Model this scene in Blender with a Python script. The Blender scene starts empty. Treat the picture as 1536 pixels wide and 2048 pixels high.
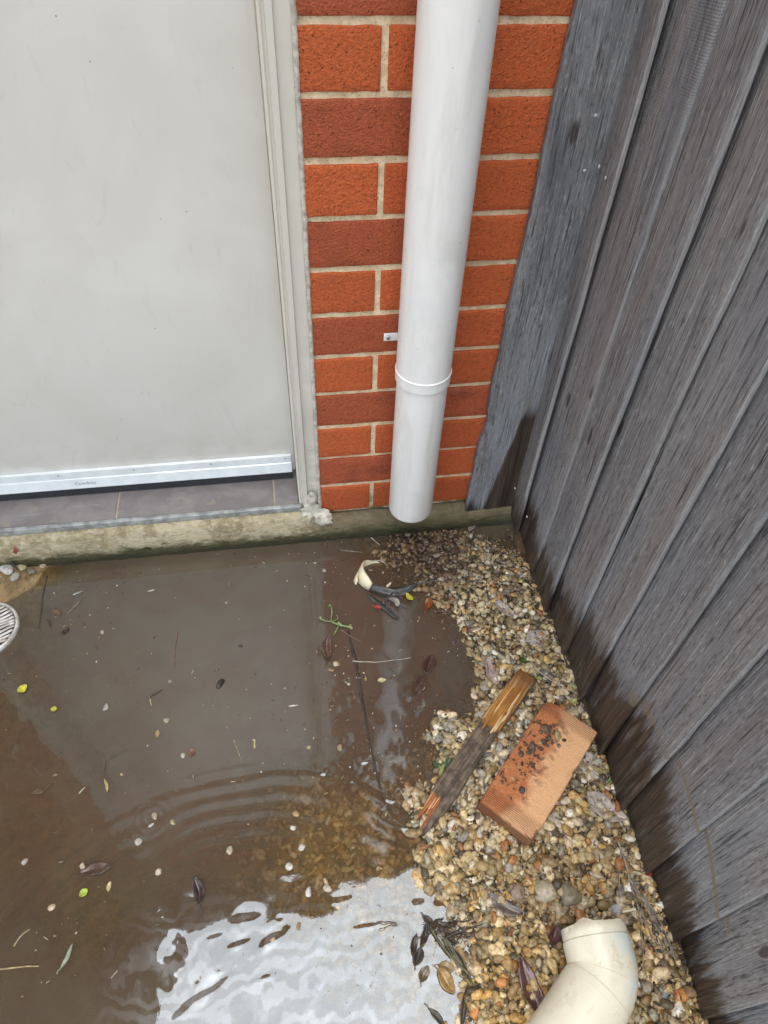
import bpy, bmesh, math, random
import numpy as np
from mathutils import Vector, Matrix
R = math.radians
random.seed(7); rng = np.random.default_rng(11)
scene = bpy.context.scene
col = scene.collection

# ------------------------------------------------------------------ camera
FPX = 1391.12; YAW, PITCH, ROLL = 0.183, 0.857, 0.053
PRM = (1391.12, 0.18296, 0.85697, 0.05271)
CAM = np.array([-0.04699, -1.04136, 1.206858 + 0.075])
def _rot(a, b, c):
    ca, sa = math.cos(a), math.sin(a); cb, sb = math.cos(b), math.sin(b); cc, sc = math.cos(c), math.sin(c)
    f = np.array([sa*cb, ca*cb, -sb]); r0 = np.array([ca, -sa, 0]); u0 = np.cross(r0, f)
    return cc*r0 + sc*u0, -sc*r0 + cc*u0, f
CR, CU, CF = _rot(*PRM[1:])
cd = bpy.data.cameras.new('camera'); cam = bpy.data.objects.new('camera', cd); col.objects.link(cam)
cd.sensor_fit = 'HORIZONTAL'; cd.sensor_width = 36; cd.lens = PRM[0]/1536*36
cd.clip_start = 0.01; cd.clip_end = 500
M = Matrix(((CR[0], CU[0], -CF[0], CAM[0]), (CR[1], CU[1], -CF[1], CAM[1]), (CR[2], CU[2], -CF[2], CAM[2]), (0, 0, 0, 1)))
cam.matrix_world = M
scene.camera = cam

# ------------------------------------------------------------------ world, sun, exposure
SUN_EL, SUN_AZ = 82, 175          # azimuth: degrees from +Y towards +X
w = bpy.data.worlds.new('World'); scene.world = w; w.use_nodes = True
nt = w.node_tree; nt.nodes.clear()
sky = nt.nodes.new('ShaderNodeTexSky'); sky.sky_type = 'NISHITA'; sky.sun_disc = False
sky.sun_elevation = R(SUN_EL); sky.sun_rotation = R(SUN_AZ); sky.air_density = 1.0; sky.dust_density = 1.6; sky.ozone_density = 1.0
hs = nt.nodes.new('ShaderNodeHueSaturation'); hs.inputs['Saturation'].default_value = 0.36
bg = nt.nodes.new('ShaderNodeBackground'); bg.inputs['Strength'].default_value = 0.125
wo = nt.nodes.new('ShaderNodeOutputWorld')
# overcast: the cloud deck is about three times brighter overhead than at the horizon
tcw = nt.nodes.new('ShaderNodeTexCoord'); sx = nt.nodes.new('ShaderNodeSeparateXYZ'); nt.links.new(tcw.outputs['Generated'], sx.inputs[0])
ov = nt.nodes.new('ShaderNodeMapRange'); nt.links.new(sx.outputs[2], ov.inputs[0]); ov.inputs[1].default_value = 0; ov.inputs[2].default_value = 1; ov.inputs[3].default_value = 1.6; ov.inputs[4].default_value = 2.45
vt = nt.nodes.new('ShaderNodeVectorMath'); vt.operation = 'MULTIPLY'; vt.inputs[1].default_value = (.965, .99, 1.015); nt.links.new(hs.outputs[0], vt.inputs[0])
vm = nt.nodes.new('ShaderNodeVectorMath'); vm.operation = 'SCALE'; nt.links.new(vt.outputs[0], vm.inputs[0]); nt.links.new(ov.outputs[0], vm.inputs['Scale'])
nt.links.new(sky.outputs[0], hs.inputs['Color']); nt.links.new(vm.outputs[0], bg.inputs[0]); nt.links.new(bg.outputs[0], wo.inputs[0])
sd = bpy.data.lights.new('sun', 'SUN'); so = bpy.data.objects.new('sun', sd); col.objects.link(so)
sd.energy = 1.0; sd.angle = R(50); sd.color = (1, 0.95, 0.88)
dv = Vector((math.sin(R(SUN_AZ))*math.cos(R(SUN_EL)), math.cos(R(SUN_AZ))*math.cos(R(SUN_EL)), math.sin(R(SUN_EL))))
so.rotation_euler = dv.to_track_quat('Z', 'Y').to_euler(); so.location = (0, -3, 6)
scene.view_settings.view_transform = 'Standard'; scene.view_settings.look = 'None'
scene.view_settings.exposure = 0.8; scene.view_settings.gamma = 1

# ------------------------------------------------------------------ photo pixel -> point in the place
def ray(a, b): return CF + CR*(a-768)/FPX - CU*(b-1024)/FPX
def gz(a, b, z=0.0):
    d = ray(a, b); return CAM + d*(z-CAM[2])/d[2]
def FX(y): return 0.450 - 0.04*y       # fence face

# ------------------------------------------------------------------ numpy noise
def _h(i, j, k):
    n = (i*374761393 + j*668265263 + k*2147483647) & 0x7fffffff
    n = ((n ^ (n >> 13)) * 1274126177) & 0x7fffffff
    return ((n ^ (n >> 16)) & 0xffff)/65535.0*2 - 1
def noise(P, s=1.0, seed=0):
    P = np.asarray(P, float)*s + seed*17.13
    i = np.floor(P).astype(np.int64); f = P-i; f = f*f*(3-2*f)
    o = 0
    for a in (0, 1):
        for b in (0, 1):
            for c in (0, 1):
                wgt = (f[..., 0] if a else 1-f[..., 0])*(f[..., 1] if b else 1-f[..., 1])*(f[..., 2] if c else 1-f[..., 2])
                o = o + wgt*_h(i[..., 0]+a, i[..., 1]+b, i[..., 2]+c)
    return o
def fbm(P, s=1.0, oc=3, seed=0):
    o = 0; a = 1
    for k in range(oc):
        o = o + a*noise(P, s*2**k, seed+k*3); a *= .5
    return o/1.75

# ------------------------------------------------------------------ object helpers
def tag(o, label=None, cat=None, group=None, kind=None):
    if label: o['label'] = label
    if cat: o['category'] = cat
    if group: o['group'] = group
    if kind: o['kind'] = kind
    return o
def empty(name, loc=(0, 0, 0)):
    o = bpy.data.objects.new(name, None); col.objects.link(o); o.location = loc; o.empty_display_size = .02
    return o
def link(name, me, mat=None, parent=None):
    o = bpy.data.objects.new(name, me); col.objects.link(o)
    if mat: me.materials.append(mat)
    if parent:
        o.parent = parent
        o.matrix_parent_inverse = Matrix.Translation(parent.location).inverted()
    return o
def mk(name, V, F, mat=None, parent=None, smooth=True, cols=None, attrs=None):
    me = bpy.data.meshes.new(name)
    V = np.asarray(V, np.float32)
    if isinstance(F, np.ndarray):
        n, k = F.shape
        me.vertices.add(len(V)); me.vertices.foreach_set('co', V.ravel())
        me.loops.add(n*k); me.loops.foreach_set('vertex_index', F.astype(np.int32).ravel())
        me.polygons.add(n); me.polygons.foreach_set('loop_start', np.arange(0, n*k, k, dtype=np.int32))
        me.update(calc_edges=True)
    else:
        me.from_pydata(V.tolist(), [], [tuple(int(q) for q in f) for f in F])
    me.polygons.foreach_set('use_smooth', np.full(len(me.polygons), smooth))
    if cols is not None:
        a = me.color_attributes.new('col', 'FLOAT_COLOR', 'POINT')
        c = np.ones((len(V), 4), np.float32); c[:, :3] = cols; a.data.foreach_set('color', c.ravel())
    for k_, v_ in (attrs or {}).items():
        a = me.attributes.new(k_, 'FLOAT', 'POINT'); a.data.foreach_set('value', np.asarray(v_, np.float32))
    me.update(); me.validate()
    return link(name, me, mat, parent)

def rbox(sx, sy, sz, n=(2, 2, 2), r=.002):
    """rounded subdivided box, centred: verts, quads"""
    V = []; F = []; idx = {}
    h = np.array([sx, sy, sz])/2
    def ts(k): return np.concatenate([[-1, -1], np.linspace(-1, 1, n[k]+1)[1:-1], [1, 1]]) if False else np.linspace(-1, 1, n[k]+1)
    def coords(k):
        L = h[k]; rr = min(r, L*.9)
        inner = np.linspace(-(L-rr), L-rr, n[k]+1)
        return np.concatenate([[-L, -L+rr*.3], inner, [L-rr*.3, L]])
    C = [coords(0), coords(1), coords(2)]
    m = [len(c)-1 for c in C]
    def vid(i, j, k):
        t = (i, j, k)
        if t not in idx:
            p = np.array([C[0][i], C[1][j], C[2][k]])
            rr = np.minimum(r, h*.9)
            q = np.clip(p, -(h-rr), h-rr); d = (p-q)/rr
            l = np.linalg.norm(d)
            if l > 1e-6:
                mx = np.abs(d).max(); d = d/l*mx
            idx[t] = len(V); V.append(q+d*rr)
        return idx[t]
    for ax in range(3):
        u, v = (ax+1) % 3, (ax+2) % 3
        for side in (0, m[ax]):
            for a in range(m[u]):
                for b in range(m[v]):
                    q = []
                    for da, db in ((0, 0), (1, 0), (1, 1), (0, 1)):
                        t = [0, 0, 0]; t[ax] = side; t[u] = a+da; t[v] = b+db; q.append(vid(*t))
                    F.append(q if side else q[::-1])
    return np.array(V), np.array(F)

def tube(pts, rad, seg=10, cap=True, flat=1.0):
    pts = np.array(pts, float); n = len(pts)
    rad = np.full(n, rad) if np.isscalar(rad) else np.array(rad, float)
    T = np.gradient(pts, axis=0); T /= np.linalg.norm(T, axis=1)[:, None]+1e-12
    up = np.array([0, 0, 1.]) if abs(T[0][2]) < .9 else np.array([1., 0, 0])
    V = []; 
    a = np.cross(up, T[0]); a /= np.linalg.norm(a)
    for i in range(n):
        a = a - T[i]*(a@T[i]); a /= np.linalg.norm(a)+1e-12; b = np.cross(T[i], a)
        th = np.arange(seg)/seg*2*np.pi
        V.append(pts[i] + rad[i]*(np.cos(th)[:, None]*a + flat*np.sin(th)[:, None]*b))
    V = np.concatenate(V); F = []
    for i in range(n-1):
        for j in range(seg):
            k = (j+1) % seg
            F.append((i*seg+j, i*seg+k, (i+1)*seg+k, (i+1)*seg+j))
    if cap:
        F.append(tuple(range(seg))[::-1]); F.append(tuple(range((n-1)*seg, n*seg)))
    return V, F
def smooth_path(P, n=24):
    P = np.array(P, float); k = len(P); out = []
    if k == 2: return P[0] + (P[1]-P[0])*np.linspace(0, 1, n)[:, None]
    for s in np.linspace(0, k-1-1e-6, n):
        i = int(s); t = s-i
        p0, p1, p2, p3 = P[max(i-1, 0)], P[i], P[i+1], P[min(i+2, k-1)]
        out.append(.5*((2*p1)+(-p0+p2)*t+(2*p0-5*p1+4*p2-p3)*t*t+(-p0+3*p1-3*p2+p3)*t**3))
    return np.array(out)
def prism(poly, z0, z1, axis='z'):
    n = len(poly); V = []
    for z in (z0, z1):
        for p in poly: V.append((p[0], p[1], z) if axis == 'z' else (z, p[0], p[1]))
    F = [(i, (i+1) % n, n+(i+1) % n, n+i) for i in range(n)] + [tuple(range(n))[::-1], tuple(range(n, 2*n))]
    return V, F
def recalc(o):
    b = bmesh.new(); b.from_mesh(o.data); bmesh.ops.recalc_face_normals(b, faces=b.faces); b.to_mesh(o.data); b.free(); return o
def sharp(o, a=25):
    o.data.set_sharp_from_angle(angle=R(a)); return o
def flat(o): o.data.polygons.foreach_set('use_smooth', np.zeros(len(o.data.polygons), bool)); return o
def bevel(o, wd=.001, seg=2):
    b = bmesh.new(); b.from_mesh(o.data)
    bmesh.ops.recalc_face_normals(b, faces=b.faces)
    bmesh.ops.bevel(b, geom=list(b.edges), offset=wd, segments=seg, affect='EDGES', profile=.7)
    b.to_mesh(o.data); b.free(); return o

# ------------------------------------------------------------------ materials
class NT:
    def __init__(s, name):
        s.m = bpy.data.materials.new(name); s.m.use_nodes = True; s.t = s.m.node_tree; s.t.nodes.clear()
        s.out = s.n('ShaderNodeOutputMaterial')
    def n(s, t, **k):
        x = s.t.nodes.new(t)
        for a, b in k.items(): setattr(x, a, b)
        return x
    def l(s, a, b): s.t.links.new(a, b)
    def put(s, sock, v):
        if v is None: return
        if hasattr(v, 'is_output'): s.l(v, sock)
        else: sock.default_value = v
    def geo(s, o='Position'): return s.n('ShaderNodeNewGeometry').outputs[o]
    def obj(s): return s.n('ShaderNodeTexCoord').outputs['Object']
    def attr(s, a, o='Color'): return s.n('ShaderNodeAttribute', attribute_name=a).outputs[o]
    def mapping(s, v, sc=(1, 1, 1), loc=(0, 0, 0), rot=(0, 0, 0)):
        x = s.n('ShaderNodeMapping'); s.l(v, x.inputs[0]); s.put(x.inputs['Scale'], sc); s.put(x.inputs['Location'], loc); s.put(x.inputs['Rotation'], rot); return x.outputs[0]
    def noise(s, v, sc=5, d=4, r=.55, dist=0, o=0):
        x = s.n('ShaderNodeTexNoise'); s.l(v, x.inputs['Vector']); x.inputs['Scale'].default_value = sc; x.inputs['Detail'].default_value = d
        x.inputs['Roughness'].default_value = r; x.inputs['Distortion'].default_value = dist; return x.outputs[o]
    def vor(s, v, sc=5, f='F1', o='Distance'):
        x = s.n('ShaderNodeTexVoronoi', feature=f); s.l(v, x.inputs['Vector']); x.inputs['Scale'].default_value = sc; return x.outputs[o]
    def wave(s, v, sc=5, dist=2, det=3, ds=1, bt='X', tp='BANDS', prof='SIN'):
        x = s.n('ShaderNodeTexWave', wave_type=tp, wave_profile=prof)
        if tp == 'BANDS': x.bands_direction = bt
        s.l(v, x.inputs['Vector']); x.inputs['Scale'].default_value = sc
        x.inputs['Distortion'].default_value = dist; x.inputs['Detail'].default_value = det; x.inputs['Detail Scale'].default_value = ds; return x.outputs[1]
    def ramp(s, f, a, b, va=0., vb=1.):
        x = s.n('ShaderNodeMapRange', interpolation_type='SMOOTHSTEP'); s.put(x.inputs[0], f); s.put(x.inputs[1], a); s.put(x.inputs[2], b); s.put(x.inputs[3], va); s.put(x.inputs[4], vb); return x.outputs[0]
    def cr(s, f, stops):
        x = s.n('ShaderNodeValToRGB'); s.l(f, x.inputs[0]); e = x.color_ramp.elements
        while len(e) < len(stops): e.new(.5)
        for i, (p, c) in enumerate(stops): e[i].position = p; e[i].color = (*c, 1) if len(c) == 3 else c
        return x.outputs[0]
    def mix(s, f, a, b, bt='MIX'):
        x = s.n('ShaderNodeMix', data_type='RGBA', blend_type=bt); s.put(x.inputs[0], f)
        s.put(x.inputs[6], (*a, 1) if isinstance(a, tuple) and len(a) == 3 else a); s.put(x.inputs[7], (*b, 1) if isinstance(b, tuple) and len(b) == 3 else b); return x.outputs[2]
    def math(s, op, a, b=None, c=None):
        x = s.n('ShaderNodeMath', operation=op); s.put(x.inputs[0], a); s.put(x.inputs[1], b)
        if c is not None: s.put(x.inputs[2], c)
        return x.outputs[0]
    def sep(s, v): x = s.n('ShaderNodeSeparateXYZ'); s.l(v, x.inputs[0]); return x.outputs
    def comb(s, a, b, c): x = s.n('ShaderNodeCombineXYZ'); s.put(x.inputs[0], a); s.put(x.inputs[1], b); s.put(x.inputs[2], c); return x.outputs[0]
    def bump(s, h, d=.001, st=1., nrm=None):
        x = s.n('ShaderNodeBump'); s.l(h, x.inputs['Height']); x.inputs['Distance'].default_value = d; x.inputs['Strength'].default_value = st
        if nrm is not None: s.l(nrm, x.inputs['Normal'])
        return x.outputs[0]
    def pbr(s, c, rough=.6, nrm=None, spec=.5, metal=0, coat=None, sss=None):
        p = s.n('ShaderNodeBsdfPrincipled'); s.put(p.inputs['Base Color'], (*c, 1) if isinstance(c, tuple) and len(c) == 3 else c)
        s.put(p.inputs['Roughness'], rough); s.put(p.inputs['Specular IOR Level'], spec); s.put(p.inputs['Metallic'], metal)
        if nrm is not None: s.l(nrm, p.inputs['Normal'])
        if coat is not None: s.put(p.inputs['Coat Weight'], coat); p.inputs['Coat Roughness'].default_value = .12
        s.l(p.outputs[0], s.out.inputs[0]); return p

def simple(name, c, rough=.6, var=.25, sc=40, bumpd=.0005, bsc=120, metal=0, spec=.5, dark=None, coat=None):
    s = NT(name); v = s.obj()
    n1 = s.noise(v, sc, 5); n2 = s.noise(v, bsc, 4)
    d = dark if dark else tuple(x*(1-var) for x in c)
    colr = s.mix(s.ramp(n1, .35, .65), d, c)
    s.pbr(colr, rough, s.bump(n2, bumpd), spec, metal, coat); return s.m

# brick face
def brick_mat(name='brick_fired', loose=False):
    s = NT(name); v = s.obj(); c = s.attr('col')
    blotch = s.noise(s.mapping(v, (9, 9, 13)), 1, 4, .6)
    fine = s.noise(v, 300, 4, .65); mid = s.noise(v, 150, 4, .65)
    pits = s.ramp(s.vor(v, 150), .10, .24)
    pitmask = s.ramp(s.noise(v, 60, 2), .50, .62)
    col1 = s.mix(s.ramp(mid, .35, .7), s.mix(1., c, (.80, .78, .78), 'MULTIPLY'), c)
    col2 = s.mix(s.math('MULTIPLY', s.ramp(blotch, .48, .72), s.attr('blot', 'Fac')), col1, (.22, .062, .032))
    col3 = s.mix(s.math('MULTIPLY', s.math('SUBTRACT', 1., pits), s.math('MULTIPLY', pitmask, .75)), col2, (.09, .025, .015))
    lowz = s.math('MULTIPLY', s.ramp(s.math('ADD', s.sep(v)[2], s.math('MULTIPLY', s.math('SUBTRACT', s.noise(v, 14, 4), .5), .12)), .20, .08), .55); col3 = s.mix(lowz, col3, s.mix(1., col3, (.62, .52, .48), 'MULTIPLY'))
    efl = s.math('MULTIPLY', s.ramp(s.noise(v, 7, 5, .7, 1.), .62, .74), .28); col3 = s.mix(efl, col3, (.62, .38, .26))
    spk = s.ramp(s.noise(v, 420, 2), .70, .80)
    col4 = s.mix(s.math('MULTIPLY', spk, .35), col3, (.62, .30, .15))
    h = s.math('ADD', s.math('MULTIPLY', mid, 1.2), s.math('ADD', s.math('MULTIPLY', fine, .7), s.math('MULTIPLY', pits, .6)))
    s.pbr(col4, .72, s.bump(h, .0040, 1.), .35); return s.m
M_BRICK = brick_mat()
def mortar_mat():
    s = NT('mortar'); v = s.obj(); n = s.noise(v, 60, 5); f = s.noise(v, 350, 3)
    z = s.sep(s.geo())[2]
    c = s.mix(s.ramp(n, .35, .65), (.70, .56, .34), (.90, .76, .51))
    c = s.mix(s.ramp(f, .55, .75), c, (.42, .34, .22))
    moss = s.math('MULTIPLY', s.ramp(z, .17, .07), s.ramp(s.noise(v, 25, 4), .3, .6))
    c = s.mix(moss, c, (.13, .12, .045))
    s.pbr(c, .9, s.bump(s.math('ADD', n, f), .0015), .2); return s.m
M_MORTAR = mortar_mat()
def paint_mat(name, c, dirt=(.45, .43, .36), amt=.3, rough=.35, drip=True):
    s = NT(name); v = s.geo()
    n = s.noise(s.mapping(v, (5, 5, 1.6)), 1, 5, .6); n2 = s.noise(s.mapping(v, (3, 3, 9)), 1, 5, .6, 1.2)
    specks = s.ramp(s.noise(v, 160, 2), .73, .78)
    z = s.sep(v)[2]
    low = s.math('MULTIPLY', s.ramp(z, .75, .1), .25)
    f = s.math('MULTIPLY', s.ramp(s.math('ADD', n, s.math('MULTIPLY', low, .6)), .48, .75), amt)
    cc = s.mix(f, c, dirt)
    cc = s.mix(s.math('MULTIPLY', s.ramp(n2, .6, .75), amt*.5), cc, (.66, .67, .68))
    cc = s.mix(s.math('MULTIPLY', specks, .35), cc, (.25, .22, .17))
    br = s.noise(s.mapping(v, (30, 30, 400)), 1, 2)
    s.pbr(cc, s.ramp(n, .3, .7, rough, rough+.15), s.bump(br, .00012), .4); return s.m
def door_mat():
    s = NT('door_paint'); v = s.geo(); z = s.sep(v)[2]
    big = s.noise(v, 3.2, 4, .55, .6); sm = s.noise(s.mapping(v, (16, 16, 5)), 1, 5, .65, 2.5); sm2 = s.noise(s.mapping(v, (30, 30, 42), rot=(0, R(35), 0)), 1, 4, .6, 1.5)
    c = s.mix(s.ramp(big, .3, .7), (.69, .665, .60), (.77, .75, .69))
    c = s.mix(s.math('MULTIPLY', s.ramp(sm, .58, .72), .20), c, (.52, .51, .44))
    c = s.mix(s.math('MULTIPLY', s.ramp(sm2, .66, .72), .12), c, (.74, .76, .77))
    c = s.mix(s.math('MULTIPLY', s.ramp(z, .34, .12), s.math('MULTIPLY', s.ramp(s.noise(v, 22, 5), .35, .65), .30)), c, (.44, .40, .29))
    spk = s.math('MULTIPLY', s.ramp(s.vor(v, 34), .055, .03), s.ramp(s.noise(v, 9, 2), .50, .60))
    c = s.mix(s.math('MULTIPLY', spk, .75), c, (.20, .17, .12))
    sp2 = s.ramp(s.vor(s.mapping(v, (60, 60, 120)), 1), .07, .03); c = s.mix(s.math('MULTIPLY', sp2, s.math('MULTIPLY', s.ramp(s.noise(v, 6, 2), .5, .6), .4)), c, (.32, .30, .25))
    s.pbr(c, s.ramp(sm, .3, .7, .32, .5), s.bump(s.noise(s.mapping(v, (240, 240, 12)), 1, 3), .00025), .45); return s.m
M_DOOR = door_mat()
M_OLD = paint_mat('old_paint', (.60, .595, .545), (.45, .44, .36), .30, .42)
M_FRAME = paint_mat('frame_paint', (.68, .65, .57), (.36, .33, .25), .35, .45)
def pvc_mat(name, c, stain, dirt=(.5, .47, .38), amt=.35):
    s = NT(name); v = s.geo()
    n = s.noise(s.mapping(v, (18, 18, 3)), 1, 5, .62, .6); n2 = s.noise(v, 9, 4, .6, .8); n3 = s.noise(v, 130, 3)
    cc = s.mix(s.math('MULTIPLY', s.ramp(n, .45, .72), amt), c, dirt)
    cc = s.mix(s.math('MULTIPLY', s.ramp(n2, .52, .68), .5), cc, stain)
    cc = s.mix(s.math('MULTIPLY', s.ramp(s.noise(v, 70, 3, .6), .68, .74), .5), cc, (.30, .26, .18))
    zz = s.sep(v)[2]; spm = s.math('MULTIPLY', s.ramp(zz, .42, .14), s.ramp(s.noise(v, 120, 5, .75), .60, .72)); cc = s.mix(s.math('MULTIPLY', spm, .35), cc, (.30, .22, .14))
    cc = s.mix(s.math('MULTIPLY', s.ramp(zz, .30, .12), s.math('MULTIPLY', s.ramp(n2, .4, .65), .35)), cc, (.58, .52, .42))
    s.pbr(cc, .32, s.bump(n3, .00015), .5); return s.m
M_PVC = pvc_mat('white_pvc', (.90, .89, .85), (.80, .80, .78), (.60, .57, .50), .45)
M_CREAM = pvc_mat('cream_pvc', (.78, .69, .47), (.80, .74, .58), (.42, .36, .24), .30)
def elbow_mat():
    s = NT('elbow_pvc'); v = s.geo()
    n2 = s.noise(v, 22, 4, .6, .6); n = s.noise(v, 14, 5, .6)
    x = s.sep(v)[0]; y = s.sep(v)[1]
    cc = s.mix(s.math('MULTIPLY', s.ramp(n, .5, .72), .35), (.74, .69, .53), (.50, .44, .31))
    prim = s.math('MULTIPLY', s.ramp(n2, .44, .56), s.math('MULTIPLY', s.ramp(x, .340, .372), s.math('MULTIPLY', s.ramp(y, -.985, -.955), s.ramp(y, -.885, -.90))))
    cc = s.mix(s.math('MULTIPLY', prim, .65), cc, (.60, .72, .72))
    grm = s.noise(v, 34, 6, .7, .8); cc = s.mix(s.math('MULTIPLY', s.ramp(grm, .54, .70), .40), cc, (.36, .29, .18))
    rim = s.math('MULTIPLY', s.ramp(y, -.888, -.872), s.ramp(s.noise(v, 45, 4), .38, .55))
    cc = s.mix(s.math('MULTIPLY', rim, .75), cc, (.28, .22, .13))
    cc = s.mix(s.ramp(s.vor(v, 60), .035, .02), cc, (.14, .11, .08))
    sm = s.ramp(s.sep(v)[2], .035, .012)
    cc = s.mix(s.math('MULTIPLY', sm, .7), cc, (.20, .14, .08))
    s.pbr(cc, .35, s.bump(s.noise(v, 160, 3), .0002), .5); return s.m
M_ELBOW = elbow_mat()

def wood_mat(name, base, post=False, arc=False):
    """weathered hardwood; wet and dark where the flood has reached"""
    s = NT(name); v = s.geo(); xyz = s.sep(v)
    rnd = s.n('ShaderNodeObjectInfo').outputs['Random']
    off = s.comb(s.math('MULTIPLY', rnd, 7.), s.math('MULTIPLY', rnd, 13.), s.math('MULTIPLY', rnd, 5.))
    va = s.n('ShaderNodeVectorMath', operation='ADD'); s.l(v, va.inputs[0]); s.l(off, va.inputs[1]); p = va.outputs[0]
    g1 = s.noise(s.mapping(p, (240, 240, 9)), 1, 4, .6, .5)
    g2 = s.noise(s.mapping(p, (520, 520, 30)), 1, 3, .6)
    g3 = s.noise(s.mapping(p, (38, 38, 1.6)), 1, 4, .55, .8)
    big = s.noise(s.mapping(p, (9, 9, 2.2)), 1, 3, .5, .5)
    c = s.mix(s.ramp(g3, .25, .75), tuple(x*.80 for x in base), tuple(min(1, x*1.15) for x in base))
    c = s.mix(1., c, s.mix(rnd, (.80, .80, .82), (1.16, 1.13, 1.10)), 'MULTIPLY')
    gr_ = s.noise(s.mapping(p, (300, 300, 60)), 1, 3, .6)
    c = s.mix(s.math('MULTIPLY', s.ramp(gr_, .56, .74), .60), c, (.58, .57, .57)); c = s.mix(s.math('MULTIPLY', s.ramp(gr_, .46, .30), .7), c, (.045, .042, .041))
    c = s.mix(s.math('MULTIPLY', s.ramp(big, .5, .68), .5), c, (.25, .215, .20) if not post else (.30, .32, .35))
    c = s.mix(s.math('MULTIPLY', s.ramp(big, .50, .34), .75 if post else .5), c, (.20, .215, .235) if not post else (.075, .082, .090))
    c = s.mix(s.math('MULTIPLY', s.ramp(g1, .54, .74), .55), c, (.52, .51, .50))
    c = s.mix(s.math('MULTIPLY', s.ramp(g1, .46, .30), .85), c, (.028, .026, .026))
    c = s.mix(s.math('MULTIPLY', s.ramp(g2, .60, .75), .40), c, (.60, .59, .58))
    crack = s.ramp(s.noise(s.mapping(p, (70, 70, 1.1)), 1, 3, .6, 1.0), .705, .73)
    crack2 = s.ramp(s.noise(s.mapping(p, (110, 110, 2.6)), 1, 4, .6, 1.6), .665, .69)
    c = s.mix(s.math('MULTIPLY', crack2, .7), c, (.02, .018, .017))
    c = s.mix(crack, c, (.015, .013, .012))
    kv = s.mapping(p, (11, 11, 3.6)); kd = s.vor(kv, 1); c = s.mix(s.math('MULTIPLY', s.ramp(kd, .085, .05), .8), c, (.05, .035, .028))
    # saw marks across some boards
    saw = s.wave(s.mapping(p, (1, 1, 1), rot=(R(8), 0, 0)), 95, 1.2, 2, 2, 'Z')
    sawm = s.math('MULTIPLY', s.ramp(s.noise(s.mapping(p, (3.2, 3.2, 1.4)), 1, 2), .50, .60), s.ramp(rnd, .25, .5))
    c = s.mix(s.math('MULTIPLY', s.math('MULTIPLY', s.ramp(saw, .3, .0), sawm), .20 if not post else 0.), c, (.04, .04, .042))
    spots = s.ramp(s.vor(s.mapping(p, (1, 1, .7)), 26), .045, .03)
    c = s.mix(s.math('MULTIPLY', spots, .55), c, (.42, .38, .32))
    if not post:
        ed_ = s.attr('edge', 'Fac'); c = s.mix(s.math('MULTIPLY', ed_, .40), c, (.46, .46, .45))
    # wet zone
    z = xyz[2]; y = xyz[1]
    st = s.noise(s.mapping(p, (75, 75, 5)), 1, 3, .6, .4); st2 = s.noise(s.mapping(p, (14, 14, 3)), 1, 3)
    if post:
        x = xyz[0]
        lim = s.math('MULTIPLY_ADD', z, .14, .372)
        e = s.math('ADD', s.math('SUBTRACT', x, lim), s.math('MULTIPLY', s.math('SUBTRACT', st, .5), .022))
        wet = s.math('MULTIPLY', s.ramp(e, -.003, .004), s.ramp(z, .375, .33))
        wet = s.math('MAXIMUM', wet, s.ramp(s.math('ADD', z, s.math('MULTIPLY', s.math('SUBTRACT', st, .5), .16)), .11, .055))
    else:
        yr = s.n('ShaderNodeMapRange'); s.l(y, yr.inputs[0]); yr.inputs[1].default_value = 0; yr.inputs[2].default_value = -1.2
        hgt = s.cr(yr.outputs[0], [(0, (.09,)*3), (.10, (.16,)*3), (.2, (.11,)*3), (.28, (.15,)*3), (.37, (.20,)*3), (.45, (.21,)*3), (.52, (.25,)*3), (.60, (.22,)*3), (.68, (.16,)*3), (.80, (.12,)*3), (1., (.10,)*3)])
        hv = s.sep(hgt)[0]
        e = s.math('SUBTRACT', s.math('ADD', hv, s.math('ADD', s.math('MULTIPLY', s.math('ADD', s.math('SUBTRACT', st, .5), s.math('SUBTRACT', g1, .56)), .16), s.math('MULTIPLY', s.math('SUBTRACT', st2, .5), .12))), z)
        wet = s.math('MULTIPLY', s.ramp(e, -.035, .030), s.ramp(s.noise(s.mapping(p, (60, 60, 9)), 1, 4), .22, .46, .55, 1.))
    wc = s.mix(s.ramp(g3, .3, .7), (.018, .0125, .009), (.078, .053, .036))
    wc = s.mix(s.math('MULTIPLY', s.ramp(g1, .50, .72), .45), wc, (.19, .135, .09))
    c = s.mix(s.math('MULTIPLY', wet, .97), c, wc)
    if arc:
        dy = s.math('SUBTRACT', y, -.726); dz = s.math('SUBTRACT', z, -.0476)
        rr = s.math('SQRT', s.math('ADD', s.math('MULTIPLY', dy, dy), s.math('MULTIPLY', dz, dz)))
        dd = s.math('ABSOLUTE', s.math('SUBTRACT', rr, s.math('MULTIPLY_ADD', s.math('SUBTRACT', st2, .5), .006, .3150)))
        wd = s.math('MULTIPLY_ADD', s.ramp(y, -.66, -.60), .010, .0045)
        a = s.math('MULTIPLY', s.ramp(s.math('SUBTRACT', dd, wd), .0015, -.0005), s.math('MULTIPLY', s.ramp(y, -.935, -.925), s.math('MULTIPLY', s.ramp(y, -.575, -.60), s.ramp(z, .13, .16))))
        stren = s.ramp(y, -.695, -.72, .55, .95)
        c = s.mix(s.math('MULTIPLY', a, stren), c, (.24, .195, .14))
    h = s.math('ADD', s.math('MULTIPLY', g1, 1.), s.math('ADD', s.math('MULTIPLY', g2, .45), s.math('MULTIPLY', s.math('MULTIPLY', saw, sawm), .12 if not post else 0.)))
    h = s.math('SUBTRACT', h, s.math('MULTIPLY', crack, 1.5))
    s.pbr(c, s.math('MULTIPLY_ADD', wet, -.30, .74), s.bump(h, .0032, 1.), .35); return s.m
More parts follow.
